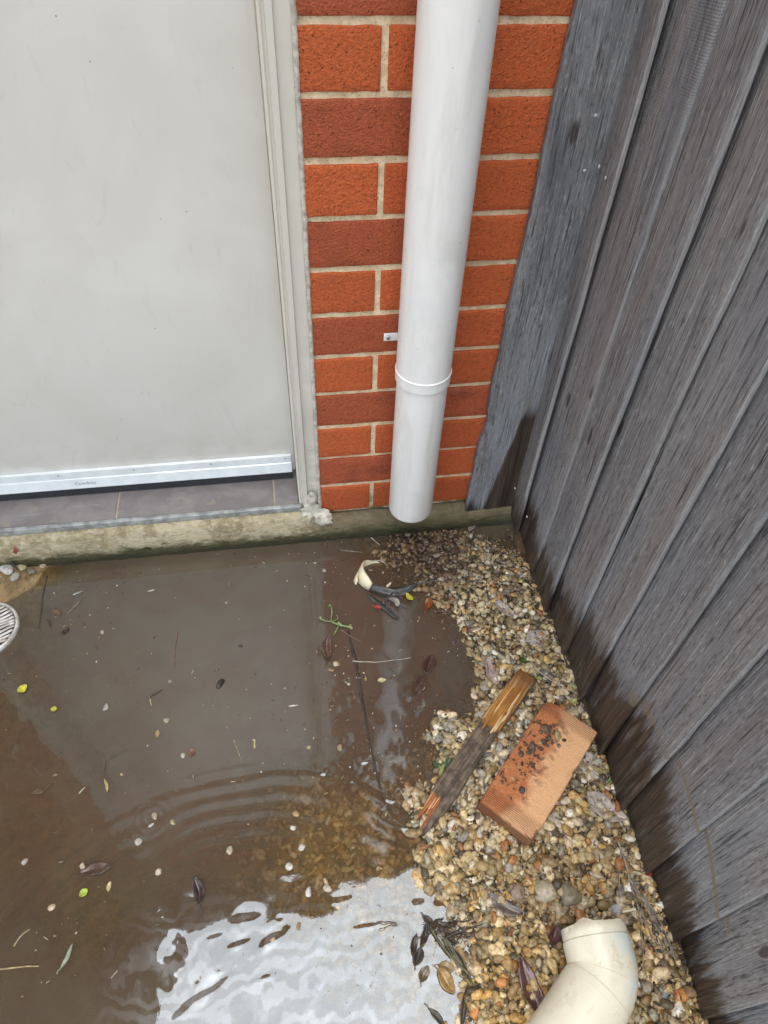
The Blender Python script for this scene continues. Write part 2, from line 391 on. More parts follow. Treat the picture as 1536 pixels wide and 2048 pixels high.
M_PAL = wood_mat('weathered_paling', (.265, .258, .256), arc=True)
M_POST = wood_mat('weathered_board', (.215, .222, .230), post=True)

def attr_mat(name, rough=.5, bd=.0006, bsc=300, spec=.5, var=.35):
    s = NT(name); v = s.geo(); c = s.attr('col'); n = s.noise(v, 170, 4, .6); f = s.noise(v, bsc, 3)
    cc = s.mix(s.math('MULTIPLY', s.ramp(n, .55, .35), var), c, s.mix(1., c, (.45, .36, .26), 'MULTIPLY'))
    cc = s.mix(s.math('MULTIPLY', s.ramp(n, .56, .75), var*.8), cc, s.mix(1., c, (1.6, 1.55, 1.45), 'MULTIPLY'))
    s.pbr(cc, rough, s.bump(f, bd), spec); return s.m
M_PEB = attr_mat('quartz_gravel', .48, .0009, 260, .45, .75)
M_ROCK = attr_mat('damp_rock', .45, .0015, 180, .5, .6)

def ground_mat():
    s = NT('ground_sediment'); v = s.geo(); d = s.attr('grav', 'Fac')
    n = s.noise(v, 14, 6, .65, .4); f = s.noise(v, 420, 3, .7); m = s.noise(v, 60, 5, .6)
    c = s.mix(s.ramp(n, .35, .65), (.15, .100, .045), (.32, .22, .10))
    c = s.mix(s.math('MULTIPLY', s.ramp(f, .48, .68), .55), c, (.42, .30, .13))
    c = s.mix(s.math('MULTIPLY', s.ramp(m, .52, .36), .5), c, (.07, .045, .022))
    c = s.mix(d, c, (.045, .032, .018))
    s.pbr(c, .7, s.bump(f, .0012), .4); return s.m
M_GROUND = ground_mat()
def conc_mat():
    s = NT('stained_concrete'); v = s.geo(); xyz = s.sep(v)
    n = s.noise(v, 18, 6, .6, .5); f = s.noise(v, 320, 3, .7); m = s.noise(s.mapping(v, (30, 30, 70)), 1, 5, .6, .8)
    c = s.mix(s.ramp(n, .38, .62), (.33, .27, .15), (.56, .48, .31))
    pt = s.noise(s.mapping(v, (55, 55, 90)), 1, 5, .7, .5); c = s.mix(s.math('MULTIPLY', s.ramp(pt, .50, .62), .6), c, (.66, .60, .45)); c = s.mix(s.math('MULTIPLY', s.ramp(pt, .46, .34), .5), c, (.22, .17, .09))
    c = s.mix(s.math('MULTIPLY', s.ramp(f, .45, .7), .4), c, (.60, .52, .36))
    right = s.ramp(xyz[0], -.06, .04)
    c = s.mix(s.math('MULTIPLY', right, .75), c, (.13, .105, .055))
    zz = s.math('ADD', xyz[2], s.math('MULTIPLY', s.math('SUBTRACT', m, .5), .055))
    c = s.mix(s.ramp(zz, .052, .022), c, (.115, .105, .045))
    c = s.mix(s.math('MULTIPLY', s.ramp(zz, .034, .006), .9), c, (.035, .032, .016))
    crack = s.ramp(s.noise(s.mapping(v, (14, 14, 40)), 1, 4, .6, 1.5), .66, .70)
    c = s.mix(s.math('MULTIPLY', crack, s.ramp(xyz[2], .07, .03)), c, (.03, .03, .012))
    s.pbr(c, s.ramp(xyz[2], .01, .05, .35, .85), s.bump(s.math('ADD', f, s.math('MULTIPLY', m, 2.)), .0045), .3); return s.m
M_CONC = conc_mat()
def tile_mat():
    s = NT('grey_tile'); v = s.geo(); n = s.noise(v, 16, 5, .6, .5); m = s.noise(v, 45, 5, .6)
    c = s.mix(s.ramp(n, .35, .65), (.185, .165, .160), (.235, .215, .205))
    c = s.mix(s.math('MULTIPLY', s.ramp(m, .55, .72), .5), c, (.33, .29, .19))
    c = s.mix(s.math('MULTIPLY', s.ramp(s.noise(s.mapping(v, (10, 60, 10)), 1, 4), .62, .7), .35), c, (.36, .35, .34))
    s.pbr(c, .38, s.bump(m, .0002), .4); return s.m
M_TILE = tile_mat()
M_GROUT = simple('grout', (.45, .37, .25), .9)
M_ALU = simple('mill_aluminium', (.86, .90, .90), .30, .10, 30, .0002, 90, .15, .6)
M_ALUD = simple('dirty_aluminium', (.44, .45, .43), .5, .45, 45, .0006, 120, .3)
M_RUB = simple('black_rubber', (.032, .036, .040), .5, .3, 60, .0004, 200)
M_INK = simple('printed_ink', (.36, .36, .38), .7, .2)
M_SEAL = simple('old_sealant', (.62, .59, .50), .7, .45, 60, .002, 90, dark=(.34, .31, .23))
M_FLAKE = simple('flaking_paint', (.66, .62, .54), .8, .6, 90, .0015, 160, dark=(.42, .38, .31))
M_ZINC = simple('nail_metal', (.62, .66, .68), .45, .3, 200, .0003, 300, .2)
M_BLACKP = simple('torn_black_plastic', (.075, .080, .074), .28, .45, 50, .0012, 90, dark=(.030, .028, .024))
M_GREYP = simple('grey_plastic', (.50, .49, .44), .35, .4, 70, .0006, 120, dark=(.22, .2, .16))
M_RAIL = simple('rail_wood', (.13, .12, .11), .8, .4, 20, .001, 60)
M_WHITE = simple('white_soffit', (.55, .54, .50), .7, .1)
M_GUT = simple('gutter_paint', (.22, .20, .17), .5, .1)
M_ROOF = simple('roof_sheet', (.035, .033, .03), .5, .1)

def water_mat():
    s = NT('muddy_water'); v = s.geo(); op = s.attr('murk', 'Fac')
    sw = s.noise(s.mapping(v, (3.2, 3.2, 3.2)), 1, 4, .55, 3.2)
    sw2 = s.noise(s.mapping(v, (5, 5, 5)), 1, 5, .6, 4.0)
    c = s.mix(s.ramp(sw, .38, .62), (.094, .065, .043), (.100, .077, .050))
    c = s.mix(s.math('MULTIPLY', s.ramp(sw2, .50, .68), .5), c, (.100, .078, .053))
    red = s.attr('red', 'Fac')
    c = s.mix(red, c, (.088, .061, .044))
    sp = s.ramp(s.noise(v, 480, 2, .7), .76, .80)
    c = s.mix(s.math('MULTIPLY', sp, .6), c, (.30, .25, .17))
    # thin pale film drawn out in swirls
    film = s.attr('film', 'Fac')
    fl = s.wave(s.mapping(v, (1, 1, 1)), 9, 14, 5, 1.6, 'Y')
    fl2 = s.noise(s.mapping(v, (7, 7, 7)), 1, 5, .6, 5.0)
    fm = s.math('MULTIPLY', s.math('ADD', s.math('MULTIPLY', s.ramp(fl, .25, .9), .6), s.math('MULTIPLY', s.ramp(fl2, .45, .7), .5)), film)
    mud = s.n('ShaderNodeBsdfDiffuse'); s.l(s.mix(s.math('MULTIPLY', fm, .22), c, (.45, .48, .50)), mud.inputs[0])
    tr = s.n('ShaderNodeBsdfTransparent'); tr.inputs[0].default_value = (.90, .85, .70, 1)
    a = s.math('ADD', s.math('ADD', op, s.math('MULTIPLY', s.math('SUBTRACT', s.noise(v, 11, 4, .6, 1.5), .5), .30)), s.math('MULTIPLY', fm, .30))
    a = s.math('MINIMUM', s.math('MAXIMUM', a, .04), 1.)
    mx = s.n('ShaderNodeMixShader'); s.l(a, mx.inputs[0]); s.l(tr.outputs[0], mx.inputs[1]); s.l(mud.outputs[0], mx.inputs[2])
    gl = s.n('ShaderNodeBsdfGlossy'); gl.inputs['Roughness'].default_value = .015; gl.inputs['Color'].default_value = (.80, .92, 1, 1)
    b = s.bump(s.noise(v, 55, 3, .5), .0002, .35); s.l(b, gl.inputs['Normal'])
    fr = s.n('ShaderNodeFresnel'); fr.inputs['IOR'].default_value = 1.82; s.l(b, fr.inputs['Normal'])
    ff = s.math('MULTIPLY', fr.outputs[0], s.math('MULTIPLY_ADD', fm, .22, .92))
    m2 = s.n('ShaderNodeMixShader'); s.l(ff, m2.inputs[0]); s.l(mx.outputs[0], m2.inputs[1]); s.l(gl.outputs[0], m2.inputs[2])
    s.l(m2.outputs[0], s.out.inputs[0]); return s.m
M_WATER = water_mat()

# ------------------------------------------------------------------ ground relief (mm above the water level) from photo points
GP = """960,1100,9 1010,1150,15 1060,1250,17 1020,1190,13 1100,1330,18 1010,1400,13 960,1480,9 925,1500,5 900,1600,8 870,1650,8 900,1750,8 1000,1700,14
1150,1600,18 1200,1700,18 1290,1850,18 1000,1950,9 1050,2000,12 960,2000,6 1350,1980,18 1100,1800,1 1180,1850,1 1040,1770,3 1120,1760,4 1000,1830,1 960,1800,4 1320,2048,16 1200,1550,18
930,1180,3 985,1270,1 1000,1330,2 955,1400,-4 905,1445,4 895,1490,4 862,1500,-5 845,1540,-7 850,1585,-3 835,1640,2 850,1730,2 815,1740,-7 800,1640,-9 808,1690,-7 855,1810,-7 905,1860,-4 945,1930,-3 940,2048,-4 985,1930,5
800,1080,-3 765,1065,-5 830,1150,-4 960,1050,-10 1000,1070,-7 1015,1085,-4 920,1042,-9 900,1120,3 860,1052,-3 900,1070,-1 940,1078,-2 850,1110,0 870,1150,0 870,1190,-4 870,1085,1
600,1150,-25 400,1200,-25 500,1300,-25 700,1300,-20 850,1280,-18 900,1350,-14 780,1450,-16 840,1420,-10 700,1500,-16 600,1450,-25 400,1450,-25 250,1350,-25 170,1250,-20 120,1180,-14 720,1200,-20 800,1230,-18 920,1420,-10
60,1150,3 25,1130,14 95,1155,-1 60,1230,-3 90,1300,-7 40,1380,-6 20,1450,-7 110,1500,-9 150,1600,-8 80,1650,-5 250,1700,-9 200,1850,-6 100,1800,-7 50,1950,-13 200,2000,-14 350,1850,-9 400,1700,-13
500,1780,-9 600,1600,-11 650,1650,-8 620,1750,-8 700,1700,-9 560,1560,-12 750,1750,-7 800,1680,-9 780,1900,-10 700,2000,-11 850,1950,-9 550,1950,-12 400,2048,-14 300,1640,-20 450,1600,-20 730,1620,-8 900,1985,-8 870,1890,-8 780,1820,-9"""
gp = np.array([[float(t) for t in q.split(',')] for q in GP.split()])
GPX = np.array([gz(a, b)[:2] for a, b, _ in gp]); GPH = gp[:, 2]/1000
EX = [(-1.0, -.1, .012), (-1.0, -.6, .006), (-1.0, -1.2, -.004), (-1.0, -1.6, .015), (-.4, -1.3, -.012), (0., -1.3, -.010), (.3, -1.3, .006), (.5, -1.3, .016), (-.4, -1.7, .008), (0, -1.75, .008), (.4, -1.75, .014), (.7, -.4, .02), (.7, -1.0, .02), (.7, 0, .01), (-.5, .1, -.02), (0, .1, -.02), (-.6, -2.2, .03), (0., -2.2, .03), (.5, -2.2, .03), (-1.5, -1, .03), (-1.5, -.2, .03), (-1.5, -1.8, .03), (1.2, -.5, .02), (1.2, -1.5, .02)]
GPX = np.concatenate([GPX, [[a, b] for a, b, _ in EX]]); GPH = np.concatenate([GPH, [c for *_, c in EX]])
def G(x, y, nz=True):
    x = np.asarray(x, float); y = np.asarray(y, float); sh = x.shape; x = x.ravel(); y = y.ravel(); out = np.zeros(len(x))
    for i in range(0, len(x), 20000):
        dx = x[i:i+20000, None]-GPX[None, :, 0]; dy = y[i:i+20000, None]-GPX[None, :, 1]
        wt = 1/(dx*dx+dy*dy+.012**2)**2
        out[i:i+20000] = (wt*GPH).sum(1)/wt.sum(1)
    if nz:
        P = np.stack([x, y, x*0], -1); out += .0022*fbm(P, 30, 2, 3)
    far = np.clip((np.hypot(x, y+.8)-2.)/2, 0, 1); out = out*(1-far)+.03*far
    return out.reshape(sh)
def land(a, b, lift=0.0):
    z = 0.01
    for _ in range(3):
        p = gz(a, b, z); z = max(float(G(p[0], p[1], False)), 0.0) + lift
    return gz(a, b, z)
def axis_fine(lo, hi, st, ext):
    c = np.arange(lo, hi+st/2, st); o1 = []; d = st; p = lo
    while p > -ext: d *= 1.5; p -= d; o1.append(p)
    o2 = []; d = st; p = hi
    while p < ext: d *= 1.5; p += d; o2.append(p)
    return np.array(o1[::-1]+list(c)+o2)
def gridmesh(xs, ys, zf):
    X, Y = np.meshgrid(xs, ys, indexing='xy'); Z = zf(X, Y)
    V = np.stack([X, Y, Z], -1).reshape(-1, 3); nx, ny = len(xs), len(ys)
    i = (np.arange(ny-1)[:, None]*nx+np.arange(nx-1)[None]).ravel()
    return V, np.stack([i, i+1, i+nx+1, i+nx], -1)
# deep enough under the house walls that nothing pokes through
V, F = gridmesh(axis_fine(-1.0, .62, .008, 60), axis_fine(-1.8, .06, .008, 60), lambda X, Y: np.where(Y > .02, -.03, G(X, Y)))
gr = np.clip((V[:, 2]+.006)/.006, 0, 1)*(V[:, 0] > -.2)
o = mk('ground', V, F, M_GROUND, attrs={'grav': gr}); tag(o, kind='structure')

# ------------------------------------------------------------------ water sheet: real relief, ripples and menisci
def circ3(pts):
    Q = np.array(pts); A = np.c_[2*Q, np.ones(len(Q))]; s_ = np.linalg.lstsq(A, (Q**2).sum(1), rcond=None)[0]
    return s_[:2], math.sqrt(s_[2]+s_[0]**2+s_[1]**2)
ARC = [gz(a, b)[:2] for a, b in [(168, 1678), (280, 1608), (420, 1553), (640, 1543)]]
AC, AR = circ3(ARC)
def gs(X, Y, px, py, r, ry=None, ang=0):
    c = gz(px, py); dx, dy = X-c[0], Y-c[1]; ry = ry or r; ca, sa = math.cos(ang), math.sin(ang)
    u, v_ = dx*ca+dy*sa, -dx*sa+dy*ca
    return np.exp(-(u*u/(r*r)+v_*v_/(ry*ry)))
LUMPS = [(690, 1360, .016, 7), (830, 1412, .020, 9), (725, 1530, .020, 9), (790, 1600, .022, 10), (822, 1560, .012, 6), (775, 1095, .035, 14), (840, 1130, .04, 9), (690, 1230, .012, 5), (905, 1450, .016, 7), (700, 1480, .014, 7), (985, 1265, .02, 7),
         (740, 1160, .010, 6), (810, 1215, .012, 5), (650, 1300, .014, 6), (640, 1560, .03, 6), (860, 1480, .016, 8), (820, 1660, .014, 6), (700, 1400, .02, 8), (760, 1200, .012, 6), (940, 1400, .012, 7), (820, 1500, .03, 9), (900, 1380, .02, 8)]
BLOBS = [(490, 1835, .012, .007, .2), (545, 1875, .016, .006, .6), (480, 1885, .012, .004, .3), (430, 1872, .008, .003, .3), (735, 1850, .016, .003, 0), (350, 1925, .010, .014, .2), (440, 1940, .006, .003, .3), (532, 1952, .007, .0035, .1), (512, 1960, .006, .002, .1),
         (410, 1985, .022, .006, .55), (680, 1798, .009, .0035, 0), (395, 1965, .004, .005, 0), (620, 1920, .004, .0015, 0), (648, 1928, .004, .0015, 0), (836, 1803, .005, .005, 0), (880, 1805, .006, .006, 0), (560, 1840, .003, .003, 0)]
def wz(X, Y):
    P = np.stack([X, Y, X*0], -1)
    z = .00020*noise(P, 15, 5) + .00030*noise(P, 6, 9)
    z = z + .00010*noise(P, 42, 8)
    r = np.hypot(X-AC[0], Y-AC[1]); d = AR-r     # >0 inside
    ang = np.arctan2(Y-AC[1], X-AC[0])
    env = np.clip(d/.012+1, 0, 1)*np.exp(-np.clip(d, 0, None)/.075)*np.clip((Y+.74)/.06, 0, 1)
    wob = d+.008*noise(P, 14, 21)
    z = z + env*.00042*np.sin(2*np.pi*wob/.030+1.0)*(1+.4*noise(P, 30, 3))
    rough = gs(X, Y, 560, 1650, .17, .07)
    z = z + rough*.0005*noise(P, 34, 12)
    for px, py, rr, k in LUMPS:
        g_ = gs(X, Y, px, py, rr); z = z + g_*k/10*(.0011*noise(P, 95, int(px) % 50)+.0009*noise(P, 45, int(py) % 50))
    for px, py, ra, rb, an in BLOBS:
        g_ = gs(X, Y, px, py, ra*1.25, rb*1.35, an); z = z - .17*(Y-gz(px, py)[1])*g_*(1+.5*noise(P, 120, px % 40))
    # spiral eddy
    c = gz(300, 1640); dx, dy = X-c[0], Y-c[1]; rr = np.hypot(dx, dy); th = np.arctan2(dy, dx)
    z = z + .0003*np.exp(-(rr/.035)**2)*np.sin(2*np.pi*rr/.014+th)
    z = z + gs(X, Y, 790, 1340, .085, .20)*(.00045*noise(P, 38, 14)+.0004*noise(P, 22, 15))
    # coarse wobble along the edge of the mirrored sky
    e = gs(X, Y, 620, 1800, .38, .07); z = z + e*(.0010*noise(P, 11, 31)+.00025*noise(P, 30, 33))
    z = z + gs(X, Y, 800, 1120, .12)*.0004*noise(P, 60, 4)
    return z
V, F = gridmesh(axis_fine(-.80, .50, .0026, 1.5), axis_fine(-1.06, -.012, .0026, 2.2)[lambda a: a <= -.010] if False else np.array([y for y in axis_fine(-1.06, -.018, .0026, 2.2) if y <= -.0175]), wz)
g = G(V[:, 0], V[:, 1], False); dep = np.clip(-g, 0, None)
murk = 1-np.exp(-dep/.0062)
# clearer water over the submerged gravel, thick silt by the pipe
for px, py, rr, k in [(670, 1640, .13, .45), (630, 1740, .12, .45), (850, 1930, .15, .6), (800, 1800, .10, .45), (200, 1850, .10, .2), (60, 1350, .10, .15)]:
    murk = murk*(1-k*gs(V[:, 0], V[:, 1], px, py, rr))
murk = np.clip(murk + .25*gs(V[:, 0], V[:, 1], 840, 1090, .07)*(g < .002) + .7*gs(V[:, 0], V[:, 1], 965, 1060, .045), 0, 1)
mid = gs(V[:, 0], V[:, 1], 780, 1320, .16, .36); red = np.clip(mid*1.2, 0, 1)*.8
film = np.clip((-.72-V[:, 1])/.10, 0, 1)*np.clip((V[:, 0]+.42)/.1, 0, 1)
wo_ = mk('water', V, F, M_WATER, attrs={'murk': murk, 'red': red, 'film': film}); tag(wo_, kind='structure')

# ------------------------------------------------------------------ gravel
def ico(sub):
    b = bmesh.new(); bmesh.ops.create_icosphere(b, subdivisions=sub, radius=1); b.verts.ensure_lookup_table()
    v = np.array([x.co[:] for x in b.verts]); f = np.array([[q.index for q in p.verts] for p in b.faces]); b.free(); return v, f
ICO = {k: ico(k) for k in (1, 2, 3, 4)}
def stones(C, S, sub=2, planes=9, pw=22, flat_=1.0, tilt=.5):
    """angular worn stones: C centres (n,3), S half sizes (n,3)"""
    n = len(C); D, Fc = ICO[sub]
    N = rng.normal(size=(n, planes, 3))*np.array([1, 1, 1.3]); N /= np.linalg.norm(N, axis=2)[..., None]
    H = rng.uniform(.55, 1.0, (n, planes)); 
    out = np.zeros((n, len(D), 3))
    for i in range(0, n, 500):
        dots = np.clip(np.einsum('npk,vk->nvp', N[i:i+500], D), 0, None)/H[i:i+500, None, :]
        base = np.full(dots.shape[:2]+(1,), .95)
        r = (np.concatenate([dots, base], 2)**pw).sum(2)**(-1/pw)
        out[i:i+500] = D[None]*r[..., None]*S[i:i+500, None, :]
    yaw = rng.uniform(0, 2*np.pi, n); tx = rng.normal(0, tilt, n)
    ca, sa = np.cos(yaw), np.sin(yaw); ct, st = np.cos(tx), np.sin(tx)
    Y_ = out[..., 1]*ct[:, None]-out[..., 2]*st[:, None]; Z_ = out[..., 1]*st[:, None]+out[..., 2]*ct[:, None]; X_ = out[..., 0]
    P = np.stack([X_*ca[:, None]-Y_*sa[:, None], X_*sa[:, None]+Y_*ca[:, None], Z_], -1)+C[:, None, :]
    F_ = (Fc[None]+(np.arange(n)*len(D))[:, None, None]).reshape(-1, 3)
    return P.reshape(-1, 3), F_, len(D)
PAL = np.array([(.66, .56, .36), (.58, .45, .24), (.54, .36, .14), (.70, .64, .50), (.36, .28, .14), (.34, .33, .29), (.13, .11, .08), (.44, .21, .08), (.62, .52, .38), (.46, .37, .20), (.28, .20, .11), (.74, .70, .60)])
PW = np.array([15, 13, 11, 7, 11, 6, 5, 4, 8, 12, 8, 4.]); PW /= PW.sum()
def scatter():
    Cs = []; Ss = []; Co = []
    for layer, (sp, dz, rad) in enumerate([(.0118, -.005, .0080), (.0112, .0018, .0073), (.0170, .0065, .0072)]):
        xs = np.arange(-.42, .54, sp); ys = np.arange(-1.22, -.025, sp*.88)
        X, Y = np.meshgrid(xs, ys); X[::2] += sp/2
        X = X+rng.uniform(-.33, .33, X.shape)*sp; Y = Y+rng.uniform(-.33, .33, Y.shape)*sp
        X = X.ravel(); Y = Y.ravel(); g = G(X, Y)
        land_ = (g > -.0045) & (X > -.05)
        sub = gs(X, Y, 640, 1700, .11, .09)*1.1+gs(X, Y, 600, 1590, .06, .04)*.45+gs(X, Y, 800, 1950, .20)*1.3+gs(X, Y, 760, 1790, .09)*.7+gs(X, Y, 840, 1110, .09)*1.3
        pr = np.where(land_, 1., np.clip(sub, 0, 1)*(.75 if layer else .35))
        pr = np.where((~land_) & (g > -.013) & (X > -.02), np.maximum(pr, .55*np.clip((g+.014)/.009, 0, 1)), pr)
        pr = np.where(g < -.03, 0, pr)
        # thinner scatter near edges where mud covers stones
        pr *= 1-.85*gs(X, Y, 970, 1058, .05)
        pr *= 1-.9*gs(X, Y, 890, 1390, .05)
        k = (rng.uniform(size=len(X)) < pr) & (X < FX(Y)-.004) & (X > -.40)
        if layer == 2: k &= land_ & (g > .003)
        X, Y, g = X[k], Y[k], g[k]; n = len(X)
        small = 1-.18*np.clip((Y+.5)/.4, 0, 1)
        rr = rad*np.clip(rng.lognormal(0, .33, n), .5, 1.5)*small
        sub_ = g < -.004
        Z = g+dz+rng.uniform(-.001, .002, n)-np.where(sub_, .0015, 0)
        Z = np.where(sub_, np.minimum(Z, -rr*.78+np.where(rng.uniform(size=n) < .07, .003, -.0008)), Z)
        Cs.append(np.stack([X, Y, Z], -1)); Ss.append(np.stack([rr*rng.uniform(.95, 1.45, n), rr*rng.uniform(.75, 1.0, n), rr*rng.uniform(.5, .78, n)], -1))
        c = PAL[rng.choice(len(PAL), n, p=PW)]*rng.uniform(.50, 1.18, (n, 1)); lo = np.clip((-.6-Y)/.3, 0, 1)[:, None]; c = c*(1-lo+lo*np.array([1.02, .93, .74]))
        mudz = np.clip(2.4*gs(X, Y, 815, 1095, .12)+.5*gs(X, Y, 1120, 1800, .07)+.3*(rng.uniform(size=n) < .12), 0, 1)[:, None]*rng.uniform(.55, 1., (n, 1))
        c = c*(1-mudz)+np.array([.080, .050, .034])*mudz
        silt = np.clip(-g/.012, 0, .5)[:, None]; c = c*(1-silt)+np.array([.46, .31, .15])*silt
        Co.append(np.clip(c, 0, 1))
    return np.concatenate(Cs), np.concatenate(Ss), np.concatenate(Co)
C_, S_, K_ = scatter()
V, F, nv = stones(C_, S_)
Kc = np.repeat(K_, nv, 0)
# grit and fines between the stones
X = rng.uniform(-.05, .50, 26000); Y = rng.uniform(-1.15, -.03, 26000); g = G(X, Y)
k = (g > -.004) & (X < FX(Y)-.003); X, Y, g = X[k], Y[k], g[k]; n = len(X)
rr = rng.uniform(.0012, .0032, n); Cg = np.stack([X, Y, g+rng.uniform(-.001, .007, n)], -1)
Sg = np.stack([rr*1.2, rr, rr*.8], -1); Vg, Fg, ng = stones(Cg, Sg, 1, 6)
cg = PAL[rng.choice(len(PAL), n, p=PW)]*rng.uniform(.15, .75, (n, 1)); mz = np.clip(2.4*gs(X, Y, 815, 1095, .12), 0, .95)[:, None]; cg = cg*(1-mz)+np.array([.06, .038, .026])*mz
V = np.concatenate([V, Vg]); Kc = np.concatenate([Kc, np.repeat(cg, ng, 0)]); F = np.concatenate([F, Fg+len(V)-len(Vg)])
gv = mk('gravel', V, F, M_PEB, cols=Kc); tag(gv, 'loose cream and honey quartz gravel heaped between puddle and fence', 'gravel', kind='stuff')
print('pebbles', len(C_))

# ------------------------------------------------------------------ brick wall
wall = tag(empty('brick_wall', (.2, .05, .07)), 'orange red brick wall with cream mortar beside the door', 'wall')
BV, BF = rbox(.230, .100, .076, (20, 2, 7), .0022)
Vs = []; Fs = []; Cs = []; Bs = []; nb = 0
Z0 = .075
rows = 29
def add_brick(x0, x1, zc, kind):
    global nb
    if x1-x0 < .012: return
    v = BV.copy(); L = x1-x0
    v[:, 0] = np.where(np.abs(v[:, 0]) > .1, np.sign(v[:, 0])*(L/2-(.115-np.abs(v[:, 0]))), v[:, 0]*(L/2-.012)/.103 if L < .2 else v[:, 0]) if L < .2 else v[:, 0]*L/.23
    v += np.array([(x0+x1)/2, .050+random.uniform(-.0012, .0012), zc])
    nn = fbm(v, 70, 2, 4); edge = np.clip((np.abs(v[:, 2]-zc)-.030)/.008, 0, 1)
    v[:, 1] += .0007*nn; v[:, 2] += edge*.0011*noise(v, 55, 8)*np.sign(v[:, 2]-zc)
    v[:, 2] += random.uniform(-.0008, .0008)
    Vs.append(v); Fs.append(BF+nb); nb += len(v)
    if kind: c = np.array([.57, .135, .056])*random.uniform(.92, 1.06)
    else: c = np.array([.73, .165, .050])*random.uniform(.93, 1.07)
    Cs.append(np.repeat(c[None], len(v), 0)); Bs.append(np.full(len(v), (.8 if kind else .12)*random.uniform(.6, 1.1)))
for r_ in range(rows):
    zc = Z0+.043+.086*r_-.0; full = (r_ % 2 == 1)
    zc = Z0+.005+.038+.086*r_
    xs = [0.0]
    x = 0.0; first = .230 if full else .110
    L = first
    while x < 1.6:
        add_brick(x, x+L, zc, (full and (x < .1 or random.random() < .4))); x += L+.010; L = .230 if (full or x > .2) else .240
    if r_ < 24:      # left of the door
        x = -.925; L = first
        while x > -2.2:
            add_brick(x-L, x, zc, random.random() < .5); x -= L+.010; L = .230
    else:
        x = -.005; L = .230 if full else .110
        while x > -2.2:
            add_brick(x-L-.005, x-.005, zc, random.random() < .5); x -= L+.010; L = .230
mk('brick_courses', np.concatenate(Vs), np.concatenate(Fs), M_BRICK, wall, cols=np.concatenate(Cs), attrs={'blot': np.concatenate(Bs)})
def slab(x0, x1, z0, z1, y0=.0045, y1=.098):
    return prism([(x0, y0), (x1, y0), (x1, y1), (x0, y1)], z0, z1)
Vm = []; Fm = []
for a in (slab(.0012, 1.6, Z0-.004, 2.57), slab(-2.2, -.9172, Z0-.004, 2.57), slab(-.925, 0, 2.145, 2.57)):
    k = len(Vm); Vm += a[0]; Fm += [tuple(i+k for i in f) for f in a[1]]
mk('mortar_bed', Vm, Fm, M_MORTAR, wall, smooth=False)

# ------------------------------------------------------------------ concrete step under door and wall
prof = [(.14, 1.0), (.03, 1.0), (-.003, .995), (-.012, .96), (-.018, .86), (-.022, .66), (-.024, .4), (-.024, .15), (-.022, -.1), (-.020, -.5)]
xs = np.arange(-2.2, 1.6, .006); Vc = []; n = len(prof)
for x in xs:
    top = .0885 if x < -.02 else (.0885-.0215*min(1, (x+.02)/.03))
    for (y, t) in prof: Vc.append((x, y, top*t if t > 0 else t*.1))
Vc = np.array(Vc); front = np.clip((.01-Vc[:, 1])/.02, 0, 1)
Vc[:, 1] += front*(.0034*fbm(Vc, 24, 3, 2)+.0012*noise(Vc, 110, 6)); Vc[:, 2] += front*.0012*fbm(Vc, 30, 2, 7)
i = (np.arange(len(xs)-1)[:, None]*n+np.arange(n-1)[None]).ravel()
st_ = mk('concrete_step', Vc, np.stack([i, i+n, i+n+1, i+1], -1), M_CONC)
tag(st_, 'tan concrete step with rounded front edge and mossy waterline', 'step')

# tiled sill
sill = tag(empty('tiled_sill', (-.45, .05, .09)), 'grey tiled door sill with cream joints and metal edge strip', 'door sill')
tz0, tz1 = .090, .1030
for a, b in [(-.870, -.794), (-.790, -.4490), (-.4450, -.1045), (-.1005, -.049)]:
    o = mk('tile', *rbox(b-a, .150, tz1-tz0, (1, 1, 1), .0012), M_TILE, sill, smooth=True); o.data.transform(Matrix.Translation(((a+b)/2, .085, (tz0+tz1)/2)))
bx = rbox(.818, .148, .011, (1, 1, 1), .001); o = mk('grout', bx[0]+np.array([-.4595, .085, .0955]), bx[1], M_GROUT, sill)
bx = rbox(.83, .010, .0165, (60, 1, 1), .0015); v = bx[0]+np.array([-.458, .0035, .0965]); v[:, 1] += .0008*noise(v, 20, 3); v[:, 2] += .0005*noise(v, 25, 5)
mk('edge_strip', v, bx[1], M_ALUD, sill)

# ------------------------------------------------------------------ door and frame
door = tag(empty('door', (-.46, .12, .11)), 'pale grey flush painted door with metal weather strip', 'door')
DY = .098
bx = rbox(.818, .036, 1.995, (4, 1, 4), .0015); mk('door_panel', bx[0]+np.array([-.4585, DY+.018, .122+.9975]), bx[1], M_DOOR, door)
# weather strip: extruded aluminium profile in (y, z)
a0, a1 = -.866, -.0575
wp = [(DY-.0015, .176), (DY-.007, .1745), (DY-.0075, .158), (DY-.0055, .1565), (DY-.0055, .1545), (DY-.0085, .153), (DY-.012, .133), (DY-.0125, .1315), (DY-.0125, .128), (DY-.0025, .128), (DY-.0005, .176)]
V, F = prism(wp, a0, a1, 'x'); ws = recalc(flat(mk('weather_strip', V, F, M_ALU, door, smooth=False)))
wp2 = [(DY-.004, .1275), (DY-.0115, .1275), (DY-.0105, .1065), (DY-.006, .1045), (DY-.003, .107)]
V, F = prism(wp2, a0+.002, a1+.001, 'x'); o = recalc(flat(mk('rubber_seal', V, F, M_RUB, ws, smooth=False)))
fc = bpy.data.curves.new('lettering', 'FONT'); fc.body = 'Cowdroy'; fc.size = .0115; fc.extrude = .0001; fc.align_x = 'LEFT'
to = bpy.data.objects.new('lettering', fc); col.objects.link(to); bpy.context.view_layer.update()
tm = bpy.data.meshes.new_from_object(to.evaluated_get(bpy.context.evaluated_depsgraph_get())); bpy.data.objects.remove(to)
